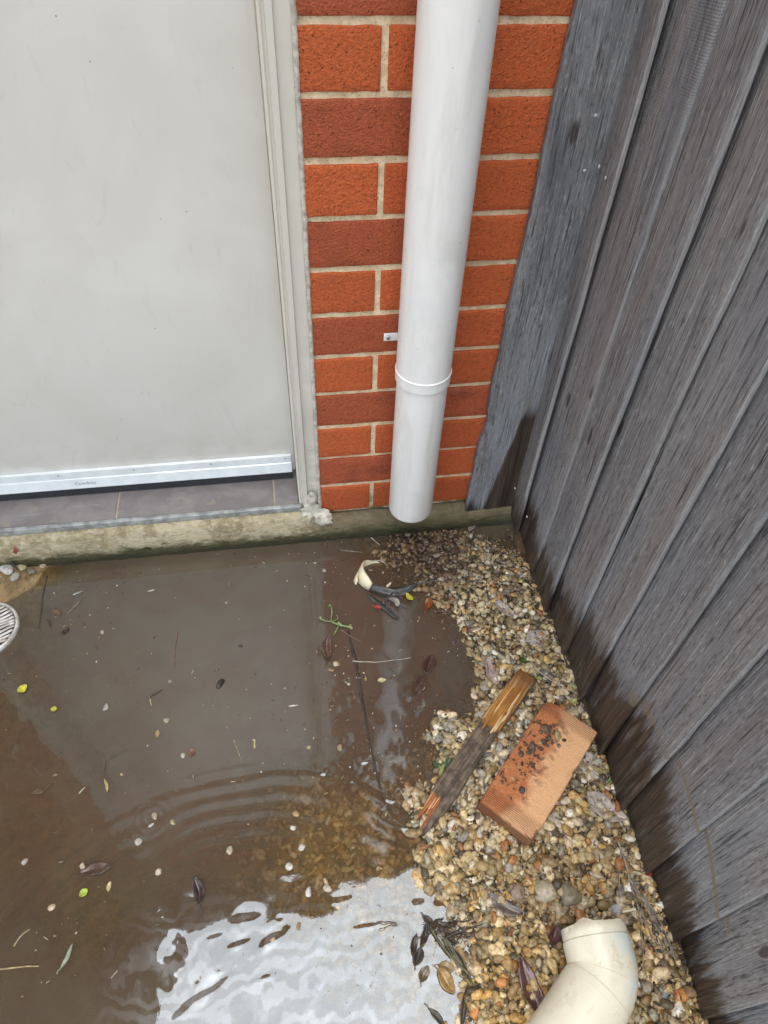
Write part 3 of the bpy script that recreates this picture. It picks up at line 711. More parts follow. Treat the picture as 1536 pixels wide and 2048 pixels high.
lt = link('lettering', tm, M_INK, ws); tm.transform(Matrix.Translation((-.532, DY-.0115, .1385)) @ Matrix.Rotation(R(80), 4, 'X'))
for x in (-.07, -.235, -.40, -.56, -.72):
    V, F = tube([(x, DY-.006, .169), (x, DY-.009, .169)], [.0032, .0025], 10); mk('screw', V, F, M_ZINC, ws)

frm = tag(empty('door_frame', (0, .03, .09)), 'stone coloured stepped door frame with cracked putty edge', 'door frame')
jp = [(-.0005, .145), (-.0005, .001), (-.0055, -.0015), (-.0062, .0050), (-.0265, .0050), (-.0285, -.0045), (-.0375, -.0045), (-.0390, .0080), (-.0415, .0110), (-.0440, .0085), (-.0475, .0100), (-.0490, .145)]
def jamb(m):
    zs = np.concatenate([np.linspace(.090, .30, 24), np.linspace(.32, 2.13, 60)]); V = []
    for z in zs:
        for (x, y) in jp: V.append((x, y, z))
    V = np.array(V); rag = (V[:, 0] > -.007) & (V[:, 1] < .02)
    V[rag, 1] += .0016*noise(V[rag], 60, 3)+.0008*noise(V[rag]*np.array([1, 1, .2]), 200, 9)
    if m: V[:, 0] = -.9175-V[:, 0]
    n = len(jp); F = []
    for i in range(len(zs)-1):
        for j in range(n-1): F.append((i*n+j, i*n+j+1, (i+1)*n+j+1, (i+1)*n+j))
    F.append(tuple(range(n))); 
    return recalc(flat(mk('jamb', V, F, M_FRAME, frm, smooth=False)))
jr = jamb(False); jl = jamb(True)
bx = rbox(.9155, .088, .030, (1, 1, 1), .002); mk('head', bx[0]+np.array([-.4588, .046, 2.1295]), bx[1], M_FRAME, frm)
# ragged putty strip down the brick edge
zs = np.arange(.092, 2.1, .006); V = []; F = []
for i, z in enumerate(zs):
    wv = .0008*noise(np.array([0, 0, z]), 70, 1)+.0007*noise(np.array([0, 0, z]), 200, 2)
    wv2 = .0012*noise(np.array([3, 0, z]), 90, 1)
    for (x, y) in [(.0018+wv*.6, .006), (.0016+wv, -.0012+wv2), (-.0012, -.0034-wv2), (-.0050+wv, -.0030+wv2*.7), (-.0062, .003)]: V.append((x, y, z))
for i in range(len(zs)-1):
    for j in range(4): F.append((i*5+j, i*5+j+1, i*5+j+6, i*5+j+5))
mk('putty', V, F, M_FLAKE, frm)
# spread of old sealant at the foot: lobed flat drips over the step
def blob(name, cen, lobes, mat, parent, th=.004):
    V = []; F = []; nr, na = 7, 48
    for i in range(nr+1):
        t = i/nr
        for j in range(na):
            a = 2*np.pi*j/na; R_ = 0
            for (la, lr, lw) in lobes:
                d = (a-la+np.pi) % (2*np.pi)-np.pi; R_ = max(R_, lr*math.exp(-(d/lw)**2))
            R_ = (max(R_, .021)*.9)*(1+.16*noise(np.array([math.cos(a)*3, math.sin(a)*3, 1.]), 3, 5)+.08*noise(np.array([math.cos(a)*9, math.sin(a)*9, 1.]), 3, 8))
            V.append([cen[0]+math.cos(a)*R_*t, cen[1], cen[2]+math.sin(a)*R_*t, t])
    out = []
    for x, y, z, t in V:
        dy = th*(1-t**4)+.0012*noise(np.array([x, z, 0]), 160, 3)*(1-t)
        ys = -.0035 if z > .0885 else (-.0035-.0185*min(1, max(0, (.0885-z)/.022))**.6)
        zz = z
        out.append((x, ys-dy-.001, zz))
    for i in range(nr):
        for j in range(na): F.append((i*na+j, i*na+(j+1) % na, (i+1)*na+(j+1) % na, (i+1)*na+j))
    return mk(name, out, F, mat, parent)
blob('sealant', (-.020, 0, .098), [(R(-60), .044, .35), (R(-20), .036, .3), (R(-110), .036, .35), (R(-150), .036, .4), (R(90), .060, .5), (R(180), .030, .4), (R(20), .022, .5)], M_SEAL, frm, .006)
blob('sealant', (.004, 0, .076), [(R(-35), .028, .45), (R(150), .02, .5)], M_SEAL, frm, .003)

# ------------------------------------------------------------------ eave above, and an unseen porch roof added to bound the mirrored sky at left
eave = tag(empty('house_eave', (0, 0, 2.6)), 'house eave with soffit and dark gutter above the door', 'eave')
bx = rbox(3.8, .21, .012, (1, 1, 1), .001); mk('soffit', bx[0]+np.array([-.30, .005, 2.50]), bx[1], M_WHITE, eave)
bx = rbox(3.8, .018, .16, (1, 1, 1), .001); mk('fascia', bx[0]+np.array([-.30, -.110, 2.56]), bx[1], M_GUT, eave)
V, F = prism([(-.12, 2.56), (-.12, 2.64), (-.125, 2.64), (-.125, 2.575), (-.14, 2.555), (-.18, 2.555), (-.195, 2.575), (-.195, 2.65), (-.20, 2.65), (-.20, 2.57), (-.182, 2.548), (-.12, 2.548)], -2.2, 1.6, 'x'); mk('gutter', V, F, M_GUT, eave, smooth=False)
V, F = prism([(-.12, 2.66), (1.5, 3.3), (1.5, 3.34), (-.12, 2.70)], -2.2, 1.6, 'x'); mk('roof', V, F, M_ROOF, eave, smooth=False)
porch = tag(empty('added_porch_roof', (-1.6, -1., 2.4)), 'added unseen dark porch roof on timber posts, bounding the mirrored sky at left', 'roof')
bx = rbox(1.35, 2.13, .05, (1, 1, 1), .002); mk('roof_panel', bx[0]+np.array([-1.53, -1.19, 2.44]), bx[1], M_ROOF, porch)
for yy in (-2.2, -.45):
    bx = rbox(.09, .09, 2.4, (1, 1, 1), .003); mk('post', bx[0]+np.array([-2.15, yy, 1.215]), bx[1], M_RAIL, porch)

# ------------------------------------------------------------------ downpipe
dp = tag(empty('downpipe', (.188, -.066, .13)), 'white round pvc downpipe on the brick wall with open bottom end', 'downpipe')
def lathe_z(cx, cy, prof, seg=64):
    V = []; F = []
    for (r, z) in prof:
        for j in range(seg):
            a = 2*np.pi*j/seg; V.append((cx+r*math.cos(a), cy+r*math.sin(a), z))
    for i in range(len(prof)-1):
        for j in range(seg):
            k = (j+1) % seg; F.append((i*seg+j, i*seg+k, (i+1)*seg+k, (i+1)*seg+j))
    return V, F
cx, cy = .1905, -.068
jt = .520
V, F = lathe_z(cx, cy, [(.0435, .70), (.0435, .1505), (.0445, .1495), (.0462, .1500), (.0466, .1515), (.0466, jt-.02)]); sharp(recalc(mk('lower_pipe', V, F, M_PVC, dp)))
V, F = lathe_z(cx, cy, [(.0466, jt-.0205), (.0490, jt-.0200), (.0497, jt-.0192), (.0497, jt-.001), (.0505, jt), (.0505, jt+.0012), (.0496, jt+.0018), (.0488, jt+.003)]); sharp(recalc(mk('joint_collar', V, F, M_PVC, dp)))
V, F = lathe_z(cx, cy, [(.0488, jt+.0025), (.0490, .9), (.0490, 2.49)]); recalc(mk('upper_pipe', V, F, M_PVC, dp))
# saddle clip on the wall
cl = empty('pipe_clip'); bpy.data.objects.remove(cl)
bz = .5435
V, F = rbox(.052, .0016, .0165, (8, 1, 2), .0007); 
for q in V:
    pass
V = V+np.array([.154, -.0020, bz]); 
clip = mk('pipe_clip', V, F, M_PVC, dp)
V, F = tube([(.1355, -.0025, bz), (.1355, -.0062, bz)], [.0048, .0040], 12); mk('screw', V, F, M_ZINC, clip)
V, F = tube([(.1355, -.0062, bz), (.1355, -.0068, bz)], [.0018, .0016], 6); mk('screw', V, F, M_RUB, clip)
V, F = rbox(.040, .0016, .0165, (8, 1, 2), .0007); mk('pipe_clip', V+np.array([.222, -.0020, bz]), F, M_PVC, dp)

# ------------------------------------------------------------------ board against the brick wall
post = tag(empty('corner_board', (.39, -.006, .05)), 'weathered grey board with wet patch, flat against the brick wall beside the fence', 'board')
V, F = rbox(.108, .014, 1.76, (10, 1, 120), .0022)
zz = V[:, 2]+.88+.052; t = (zz-.05)/.97
xl = .3345+.0225*t; xr = .4560+.002*t
u = (V[:, 0]+.054)/.108
V2 = V.copy(); V2[:, 0] = xl+(xr-xl)*u; V2[:, 1] += -.0105
V2[:, 2] = zz+np.where(zz < .2, (u-.3)*.014, 0)
lf = np.clip(1-u*4, 0, 1); V2[:, 0] += lf*(.0022*noise(V2, 25, 3)+.0012*noise(V2, 90, 4)); 
kn = np.exp(-((zz-.335)/.022)**2)*lf; V2[:, 0] += kn*.010; V2[:, 1] += kn*.004
kn2 = np.exp(-((zz-.30)/.010)**2)*lf; V2[:, 0] += kn2*.006
V2[:, 1] += .0006*noise(V2*np.array([1, 1, .08]), 110, 5)
pb = mk('board', V2, F, M_POST, post)
def nail(parent, p, n_, r=.0032, mat=None):
    p = np.array(p); n_ = np.array(n_, float); V, F = tube([p, p+n_*.0016, p+n_*.0022], [r, r*.95, r*.4], 10); return mk('nail', V, F, mat or M_ZINC, parent)
for (x, z) in [(.423, .834), (.4195, .911)]: nail(pb, (x, -.0172, z), (0, -1, 0), .0028)

# ------------------------------------------------------------------ paling fence
fence = tag(empty('paling_fence', (.47, -.8, .03)), 'tall weathered grey timber paling fence, wet and brown along its foot', 'fence')
SE = [-.012, -.086, -.193, -.294, -.398, -.501, -.607, -.708, -.811, -.911, -1.010, -1.112, -1.214, -1.316, -1.418, -1.520, -1.622, -1.724, -1.826]
EN = [.012, .0135, .0035, .0125, .008, .0095, .0115, .0135, .011, .0125, .010, .012, .008, .011, .010, .009, .010, .011, .010]
BOT = [.036, .030, .027, .024, .030, .024, .020, .022, .018, .020, .018, .018, .018, .018, .018, .018, .018, .018, .018]
pals = []
for i in range(len(SE)-1):
    ya, yb = SE[i]+(.026 if i else .010), SE[i+1]        # far edge tucks under the neighbour
    L = ya-yb; H = 1.80-BOT[i]
    V, F = rbox(.0085, L, H, (1, 10, 110), .0026)
    u = (V[:, 1]+L/2)/L        # 0 near (camera side), 1 far
    y = yb+u*L; z = V[:, 2]+H/2+BOT[i]
    prn, prf = EN[i+1], (-.0060 if i else .0)
    face = np.where(u < .5, 0, 0)
    off = prn*(1-u)+prf*u-(.0145*0)
    nearw = np.clip(1-u*3.5, 0, 1); farw = np.clip((u-.75)*4, 0, 1)
    y = y+nearw*(.0020*noise(np.stack([z*0+i*3.1, z*0, z], -1), 9, 2)+.0007*noise(np.stack([z*0+i*3.1, z*0, z], -1), 60, 5))
    warp = .0015*noise(np.stack([y*12, z*0+i, z*3], -1), 1, 8)
    x = FX(y)-off+warp+V[:, 0]+.00425
    x += .0007*noise(np.stack([z*0+i, y*260, z*6], -1), 1, 3)
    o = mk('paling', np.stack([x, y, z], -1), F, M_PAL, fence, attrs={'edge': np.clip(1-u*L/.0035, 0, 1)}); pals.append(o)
for zz_ in (.35, 1.05, 1.62):
    bx = rbox(.045, 1.95, .07, (1, 1, 1), .002); v = bx[0].copy(); y = v[:, 1]-.90; v = np.stack([v[:, 0]+FX(y)+.047, y, v[:, 2]+zz_], -1)
    mk('rail', v, bx[1], M_RAIL, fence)
def fence_pt(a, b):
    n_ = np.array([1, .04, 0.]); d = ray(a, b); t = (.450-.004-n_@CAM)/(n_@d); return CAM+d*t
def near_pal(y):
    for i in range(len(SE)-1):
        if y > SE[i+1]: return pals[i]
    return pals[-1]
for (a, b) in [(1204, 333), (1217, 356), (1030, 955), (1034, 976), (1058, 1033)]:
    p = fence_pt(a, b); nail(near_pal(p[1]), (p[0]-.004, p[1], p[2]), (-1, 0, 0), .0030)

# ------------------------------------------------------------------ loose brick
lb = empty('loose_brick', (.337, -.624, .02))
V, F = rbox(.236, .106, .076, (26, 12, 8), .004)
ed = fbm(V, 60, 3, 2)
V = V+ .0013*ed[:, None]*np.sign(V)-np.sign(V)*(np.clip(noise(V, 75, 6)-.35, 0, 1)*.006*((np.abs(V[:, 0]) > .108)*1.+(np.abs(V[:, 1]) > .046)*1. > 0)*(np.abs(V[:, 2]) > .03))[:, None]; V[:, 2] += .0006*noise(V, 160, 4)
corner = np.linalg.norm(V-np.array([-.118, -.053, .038]), axis=1); V += np.clip(1-corner/.022, 0, 1)[:, None]*np.array([.008, .006, -.004])
corner = np.linalg.norm(V-np.array([.118, .053, .038]), axis=1); V += np.clip(1-corner/.02, 0, 1)[:, None]*np.array([-.006, -.005, -.002])
def loose_mat():
    s = NT('loose_brick_clay'); v = s.obj(); xyz = s.sep(v)
    n = s.noise(v, 16, 5, .6, .4); f = s.noise(v, 280, 4, .7); m = s.noise(v, 55, 5, .65, .6)
    lines = s.wave(v, 95, .8, 2, 2, 'X'); ends = s.ramp(s.math('ABSOLUTE', xyz[0]), .082, .096)
    cream = s.ramp(s.math('ADD', s.math('MULTIPLY', xyz[1], -9.), s.math('MULTIPLY', s.math('SUBTRACT', n, .5), .9)), -.12, .10)
    c = s.mix(cream, (.47, .165, .062), (.76, .43, .215))
    c = s.mix(s.math('MULTIPLY', s.ramp(f, .5, .72), .5), c, (.70, .42, .22))
    c = s.mix(s.math('MULTIPLY', ends, s.math('MULTIPLY', s.ramp(lines, .45, .1), .55)), c, (.20, .07, .035))
    mudm = s.math('MULTIPLY', s.ramp(m, .50, .60), s.math('MULTIPLY', s.ramp(xyz[1], -.030, .012), s.ramp(s.math('ABSOLUTE', xyz[0]), .108, .07)))
    c = s.mix(s.math('MULTIPLY', mudm, .9), c, (.045, .028, .018))
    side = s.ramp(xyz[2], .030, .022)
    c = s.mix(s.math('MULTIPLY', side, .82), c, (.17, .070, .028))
    c = s.mix(s.math('MULTIPLY', s.ramp(s.vor(v, 300), .12, .05), .35), c, (.12, .05, .03))
    s.pbr(c, s.ramp(mudm, 0, 1, .8, .35), s.bump(s.math('ADD', f, s.math('ADD', m, s.math('MULTIPLY', s.math('MULTIPLY', lines, ends), .5))), .0034), .3); return s.m
d1 = np.array([.389-.218, -.498+.673]); ang = math.atan2(d1[1], d1[0])
lbm = mk('loose_brick', V, F, loose_mat()); bpy.data.objects.remove(lb)
lbm.location = (.337, -.623, .031); lbm.rotation_euler = (R(1.5), R(-1), ang-R(1.5))
# local +y must face the fence side
tag(lbm, 'loose orange brick lying on the gravel, mud on its top', 'brick')
cq = []
for k in range(70):
    a = random.gauss(.015, .045); b = .018-.10*(a-.0)*.25+random.gauss(0, .013)
    if abs(a) > .10 or b < -.03 or b > .047: continue
    cq.append((a, b, .0385))
cq = np.array(cq); rq = rng.lognormal(math.log(.0022), .5, len(cq)); Vq, Fq, nq = stones(cq, np.stack([rq*1.5, rq*1.2, rq*.6], -1), 2, 7)
cc4 = np.array([(.09, .058, .036), (.06, .04, .027), (.12, .075, .045), (.36, .26, .12)])[rng.choice(4, len(cq), p=[.4, .35, .17, .08])]
mc = mk('mud_crumbs', Vq, Fq, M_ROCK, cols=np.repeat(cc4, nq, 0)); mc.parent = lbm
def place_stones(name, label, cat, pts, size, c, mat=None, lift=.004, group=None, flatz=.6, sub=3, water=False, pw=14):
    for k, (px, py) in enumerate(pts):
        p = gz(px, py, .0) if water else land(px, py, lift)
        s_ = np.array([[size*random.uniform(1.0, 1.25), size*random.uniform(.8, .95), size*flatz]])
        V, F, nv = stones(np.zeros((1, 3)), s_, sub, 10, pw, tilt=.15)
        V += .05*size*fbm(V, 1.8/size, 2, int(px))[:, None]*V/np.linalg.norm(V, axis=1)[:, None]
        cc = np.repeat(np.array([c])*random.uniform(.9, 1.1), len(V), 0)
        o = mk(name, V, F, mat or M_ROCK, cols=cc); o.location = p; tag(o, label, cat, group)
    return o

# ------------------------------------------------------------------ broken timber stake
tim = empty('timber_stake', (.25, -.54, .03)); tag(tim, 'broken dark timber stake with splintered orange end, lying beside the loose brick', 'timber offcut')
pA = land(1055, 1352, .016); pB = land(862, 1632, .012)
ax = pB-pA; Lt = np.linalg.norm(ax)
V, F = rbox(Lt, .041, .030, (70, 14, 8), .006)
t = V[:, 0]/Lt+.5
V[:, 1] += .0022*fbm(V*np.array([.25, 1, 1]), 90, 3, 4); V[:, 2] += .0022*fbm(V*np.array([.25, 1, 1]), 110, 3, 9)
taper = np.clip((t-.84)/.16, 0, 1); V[:, 0] += taper*(.034*noise(V*np.array([0, 1, 1]), 110, 7)+.012*noise(V*np.array([0, 1, 1]), 300, 9)); tp2 = np.clip((.05-t)/.05, 0, 1); V[:, 0] += tp2*.007*noise(V*np.array([0, 1, 1]), 170, 8); V[:, 1] *= 1+.10*np.sin(t*9)*.5-.16*taper
V[:, 1] += -.004*np.sin(t*3.1)
# split face: lifted splintered region in upper 40 %
sp_ = np.clip((t-.06)/.05, 0, 1)*np.clip((.44-t)/.03, 0, 1)*np.clip((V[:, 2])/.01, 0, 1)
V[:, 2] -= sp_*(.0045+.0035*noise(V*np.array([.05, 1, .2]), 240, 5))
e1 = ax/Lt; e2 = np.cross(np.array([0, 0, 1.]), e1); e2 /= np.linalg.norm(e2); e3 = np.cross(e1, e2)
def timber_mat():
    s = NT('wet_split_timber'); t_ = s.attr('t', 'Fac'); u_ = s.attr('u', 'Fac'); v = s.geo()
    fl = s.comb(s.math('MULTIPLY', t_, 5.), s.math('MULTIPLY', u_, 900.), 0.)
    g = s.noise(fl, 1, 4, .6, .5); g2 = s.noise(s.comb(s.math('MULTIPLY', t_, 2.), s.math('MULTIPLY', u_, 300.), 3.), 1, 4)
    m = s.noise(v, 60, 5, .6)
    bark = s.mix(s.ramp(m, .35, .65), (.085, .062, .042), (.20, .155, .105)); bark = s.mix(s.math('MULTIPLY', s.ramp(g2, .5, .36), .7), bark, (.035, .025, .018)); bark = s.mix(s.math('MULTIPLY', s.ramp(g, .58, .7), .5), bark, (.27, .215, .15))
    org = s.mix(s.ramp(g, .35, .6), (.16, .055, .012), (.50, .23, .045)); org = s.mix(s.ramp(g2, .56, .66), org, (.74, .48, .22))
    org = s.mix(s.math('MULTIPLY', s.ramp(g, .40, .25), .8), org, (.05, .02, .008))
    sp = s.math('MULTIPLY', s.ramp(s.math('ADD', t_, s.math('MULTIPLY', s.math('SUBTRACT', g2, .5), .10)), .43, .40), s.ramp(u_, .0185, .015))
    dark = s.ramp(t_, .17, .05)
    c = s.mix(sp, bark, s.mix(s.math('MULTIPLY', dark, .7), org, (.10, .035, .014)))
    tip = s.math('MULTIPLY', s.ramp(s.math('ADD', t_, s.math('MULTIPLY', s.math('SUBTRACT', g, .5), .08)), .90, .93), s.ramp(u_, .004, -.002))
    c = s.mix(tip, c, s.mix(s.ramp(g2, .5, .6), (.36, .11, .03), (.70, .46, .22)))
    s.pbr(c, .5, s.bump(s.math('ADD', g, m), .0022), .4); return s.m
W = (pA+pB)/2+V[:, :1]*e1+V[:, 1:2]*e2+V[:, 2:]*e3
mk('stake', W, F, timber_mat(), tim, attrs={'t': t, 'u': V[:, 1]})
for k in range(7):   # loose splinters standing off the split face
    tt = random.uniform(.10, .36); uu = random.uniform(-.012, .012); ln = random.uniform(.02, .06)
    p0 = pA+e1*Lt*tt+e2*uu+e3*.0125; p1 = p0+e1*ln+e3*random.uniform(.001, .004)
    V, F = tube(smooth_path([p0, (p0+p1)/2+e3*.001, p1], 6), [.0004, .0016, .0022, .0024, .0020, .0007], 5, flat=.5)
    mk('splinter', V, F, simple('split_wood_%d' % k, random.choice([(.62, .38, .16), (.72, .50, .26), (.40, .17, .04)]), .6) if k < 3 else bpy.data.materials['split_wood_%d' % (k % 3)], tim)

# ------------------------------------------------------------------ cream elbow pipe, foreground right
el = tag(empty('elbow_pipe', (.33, -.95, .02)), 'cream pvc elbow pipe lying open ended on the gravel', 'pipe')
P0 = np.array([.3470, -.8760, .056]); dA = np.array([-.05, -1, .0]); dA /= np.linalg.norm(dA)
yaw0 = math.atan2(dA[1], dA[0])
path = [P0]; rad = []; prof = []
def adv(p, yaw, ds): return p+np.array([math.cos(yaw), math.sin(yaw), 0])*ds
ps = [P0.copy()]; yw = [yaw0]; rs = [.0535]
def step(ds, dyaw, r):
    y_ = yw[-1]+dyaw/2; ps.append(adv(ps[-1], y_, ds)); yw.append(yw[-1]+dyaw); rs.append(r)
for r_, ds in [(.0537, .012), (.0537, .0045), (.0520, .0004), (.0520, .0006), (.0548, .0005), (.0550, .006), (.0550, .016), (.0549, .005)]: step(ds, 0, r_)
for k in range(3): step(.0065, R(-8.2), .0547)
step(.0004, 0, .0538); step(.0004, 0, .0546)
for k in range(3): step(.0075, R(-8.2), .0545)
step(.0004, 0, .0548); step(.0010, 0, .0554); step(.010, 0, .0556); step(.0005, 0, .0550); step(.0004, 0, .0556); step(.03, 0, .0556); step(.06, 0, .0556); step(.0006, 0, .0530); step(.16, 0, .0530)
ps = np.array(ps); rs = [q*.93 for q in rs]
V, F = [], []
seg = 72
for i in range(len(ps)):
    a2 = np.array([-math.sin(yw[i]), math.cos(yw[i]), 0.]); 
    for j in range(seg):
        th = 2*np.pi*j/seg; rr = rs[i]
        q = ps[i]+rr*(math.cos(th)*a2+math.sin(th)*np.array([0, 0, 1.]))
        if i == 0: q = q+dA*(.0018*noise(np.array([math.cos(th)*3, math.sin(th)*3, 0]), 2, 3)+(-.006)*math.exp(-((th-R(120))/.25)**2))
        V.append(q)
for i in range(len(ps)-1):
    for j in range(seg): F.append((i*seg+j, i*seg+(j+1) % seg, (i+1)*seg+(j+1) % seg, (i+1)*seg+j))
n0 = len(V)
for q, rr in ((ps[0], .0462), (ps[6], .0462), (ps[12], .0455)):   # bore
    i = {0: 0}.get(0); 
    a2 = np.array([-math.sin(yw[0]), math.cos(yw[0]), 0.])
    for j in range(seg):
        th = 2*np.pi*j/seg; V.append(q+rr*(math.cos(th)*a2+math.sin(th)*np.array([0, 0, 1.])))
for j in range(seg):
    k = (j+1) % seg; F.append((j, n0+j, n0+k, k)); F.append((n0+j, n0+seg+j, n0+seg+k, n0+k)); F.append((n0+seg+j, n0+2*seg+j, n0+2*seg+k, n0+seg+k))
eo = sharp(recalc(mk('pipe_body', V, F, M_ELBOW, el)))
V, F = rbox(.020, .0035, .011, (6, 1, 3), .001); V[:, 2] += V[:, 0]*.3; V = V+np.array([.4020, -.8665, .078]); mk('broken_shard', V, F, M_ELBOW, el)

# ------------------------------------------------------------------ broken stormwater pipe stub in the mud
cup = tag(empty('broken_pipe_end', (.11, -.12, .0)), 'broken cream pipe rim standing out of the muddy water under the downpipe', 'pipe end')
def rim(c, r, nrm, a0, a1, depth, th, mat, parent, name, seed=1, hfun=None):
    nrm = np.array(nrm, float); nrm /= np.linalg.norm(nrm); u = np.cross(nrm, [0, 0, 1.]); 
    if np.linalg.norm(u) < .1: u = np.array([1., 0, 0])
    u /= np.linalg.norm(u); v = np.cross(nrm, u); V = []; F = []; n = 48
    for i in range(n+1):
        a = R(a0)+(R(a1)-R(a0))*i/n; t = i/n
        jag = .0035*noise(np.array([t*9, seed, 0]), 1, seed)+.0012*noise(np.array([t*30, seed, 0]), 1, seed)
        hh = (hfun(t) if hfun else 1.)
        d = math.cos(a)*u+math.sin(a)*v
        top = (0.0+jag)-depth*(1-hh)
        for (rr, w_) in ((r, top), (r-th*.3, top+.0006), (r-th, top), (r-th, -depth), (r, -depth)): V.append(np.array(c)+d*rr+nrm*w_)
    for i in range(n):
        for j in range(5):
            k = (j+1) % 5; F.append((i*5+j, i*5+k, i*5+5+k, i*5+5+j))
    F.append((0, 1, 2, 3, 4)); F.append((n*5+4, n*5+3, n*5+2, n*5+1, n*5))
    return recalc(mk(name, V, F, mat, parent))
cc_ = gz(757, 1140, .016)
rim(cc_, .0400, (.44, .32, .84), 0, 300, .036, .0048, M_CREAM, cup, 'rim', 2, lambda t: .55+.45*math.sin(math.pi*t)**.5)
cc2 = gz(741, 1160, .000)
rim(cc2, .034, (.50, .40, .77), 150, 250, .018, .003, M_CREAM, cup, 'rim_fragment', 5, lambda t: math.sin(math.pi*t)**.5)

# torn black plastic beside it
def sheet(name, pxs, width, z, mat, parent=None, curl=.004, seed=1, nseg=28, na=8, wfun=None):
    P = smooth_path([np.append(gz(a, b, z)[:2], z) for a, b in pxs], nseg); T = np.gradient(P, axis=0); V = []; F = []
    for i in range(nseg):
        t = T[i]/np.linalg.norm(T[i]); s_ = np.array([-t[1], t[0], 0]); q = i/(nseg-1)
        wq = width*(wfun(q) if wfun else math.sin(math.pi*(.05+.9*q))**.6)
        for j in range(na+1):
            u = j/na-.5
            p = P[i]+s_*wq*u+np.array([0, 0, curl*math.cos(u*5+seed+q*3)+curl*.7*noise(np.array([q*5, u*3, seed]), 1, seed)])
            V.append(p)
    for i in range(nseg-1):
        for j in range(na): k = i*(na+1)+j; F.append((k, k+1, k+na+2, k+na+1))
    o = mk(name, V, F, mat, parent)
    b = bmesh.new(); b.from_mesh(o.data); bmesh.ops.solidify(b, geom=list(b.faces), thickness=.0006); bmesh.ops.recalc_face_normals(b, faces=b.faces); b.to_mesh(o.data); b.free()
    o.data.polygons.foreach_set('use_smooth', np.ones(len(o.data.polygons), bool)); return o
tb = sheet('plastic_flap', [(729, 1172), (765, 1183), (800, 1184), (832, 1168)], .021, .007, M_BLACKP, curl=.0035, seed=3)
tag(tb, 'torn dark grey plastic flap floating against the broken cream pipe rim', 'plastic scrap')
ps_ = sheet('pipe_sliver', [(832, 1168), (870, 1161), (905, 1153)], .004, .004, M_BLACKP, curl=.001, seed=4, nseg=16, na=3); tag(ps_, 'thin dark strip pointing from the plastic flap towards the gravel', 'plastic strip')
bc = tag(empty('broken_drain_piece', (.14, -.24, 0)), 'broken dark curved drain fragment half sunk in the mud, beside the yellow leaf', 'drain piece')
c_ = gz(800, 1205)
rim((c_[0]-.002, c_[1]-.004, .001), .030, (.30, -.1, .95), 150, 330, .016, .003, M_BLACKP, bc, 'curved_wall', 7, lambda t: math.sin(math.pi*t)**.3)
bl = sheet('side_flap', [(735, 1190), (760, 1207), (785, 1228), (797, 1237)], .012, .003, M_BLACKP, bc, .002, 6)
pc = sheet('pale_flap', [(778, 1196), (792, 1202), (796, 1212)], .012, .010, M_GREYP, bc, .002, 8, 12, 5)
rim((c_[0]+.012, c_[1]+.002, .000), .020, (.15, -.1, .98), 0, 359, .012, .003, M_BLACKP, bc, 'socket', 9)

# ------------------------------------------------------------------ drain grate, left
dg = tag(empty('drain_grate', (-.70, -.17, .005)), 'round pale ribbed drain grate at the edge of the puddle', 'drain grate')
GC = np.array([-.715, -.178, .004]); GR = .062
M_GRATE = simple('grate_metal', (.62, .60, .55), .4, .4, 60, .0008, 140, .1, dark=(.38, .35, .30))
V, F = lathe_z(GC[0], GC[1], [(GR+.004, -.01), (GR+.005, .006), (GR+.003, .0085), (GR-.001, .0085), (GR-.002, .004), (GR-.002, -.01)], 64); recalc(mk('outer_ring', V, F, M_GRATE, dg))
V, F = lathe_z(GC[0], GC[1], [(.0001, .0005), (GR-.001, .0005)], 48); mk('pit', V, F, M_RUB, dg)
aa = R(24)
for k in range(-7, 8):
    off = k*.0082; hl = math.sqrt(max(0, (GR-.003)**2-off*off))
    if hl < .008: continue
    pts = []
    for q in np.linspace(-1, 1, 18):
        xx = q*hl; yy = off+.0016*math.sin(xx*95+k)
        pts.append((GC[0]+xx*math.cos(aa)-yy*math.sin(aa), GC[1]+xx*math.sin(aa)+yy*math.cos(aa), .0075))
    V, F = tube(pts, .0033, 8, flat=.55); mk('bar', V, F, M_GRATE, dg)

# ------------------------------------------------------------------ submerged edging strip
ed = empty('edging_strip'); bpy.data.objects.remove(ed)
pp = [gz(a, b, -.0003) for a, b in [(697, 1262), (712, 1330), (728, 1420), (742, 1500), (758, 1570), (768, 1605)]]
pq = smooth_path(pp, 40); pq[:, 0] += .0022*noise(pq, 22, 3); V, F = tube(pq, np.interp(np.linspace(0, 1, 40), [0, .15, .6, 1], [.0022, .0040, .0032, .0016]), 8, flat=.22); V = np.array(V)
es = mk('edging_strip', V, F, simple('dark_strip', (.055, .046, .034), .2, .4, 30, .0006, 60)); tag(es, 'long thin dark strip lying just awash down the middle of the puddle', 'edging strip')

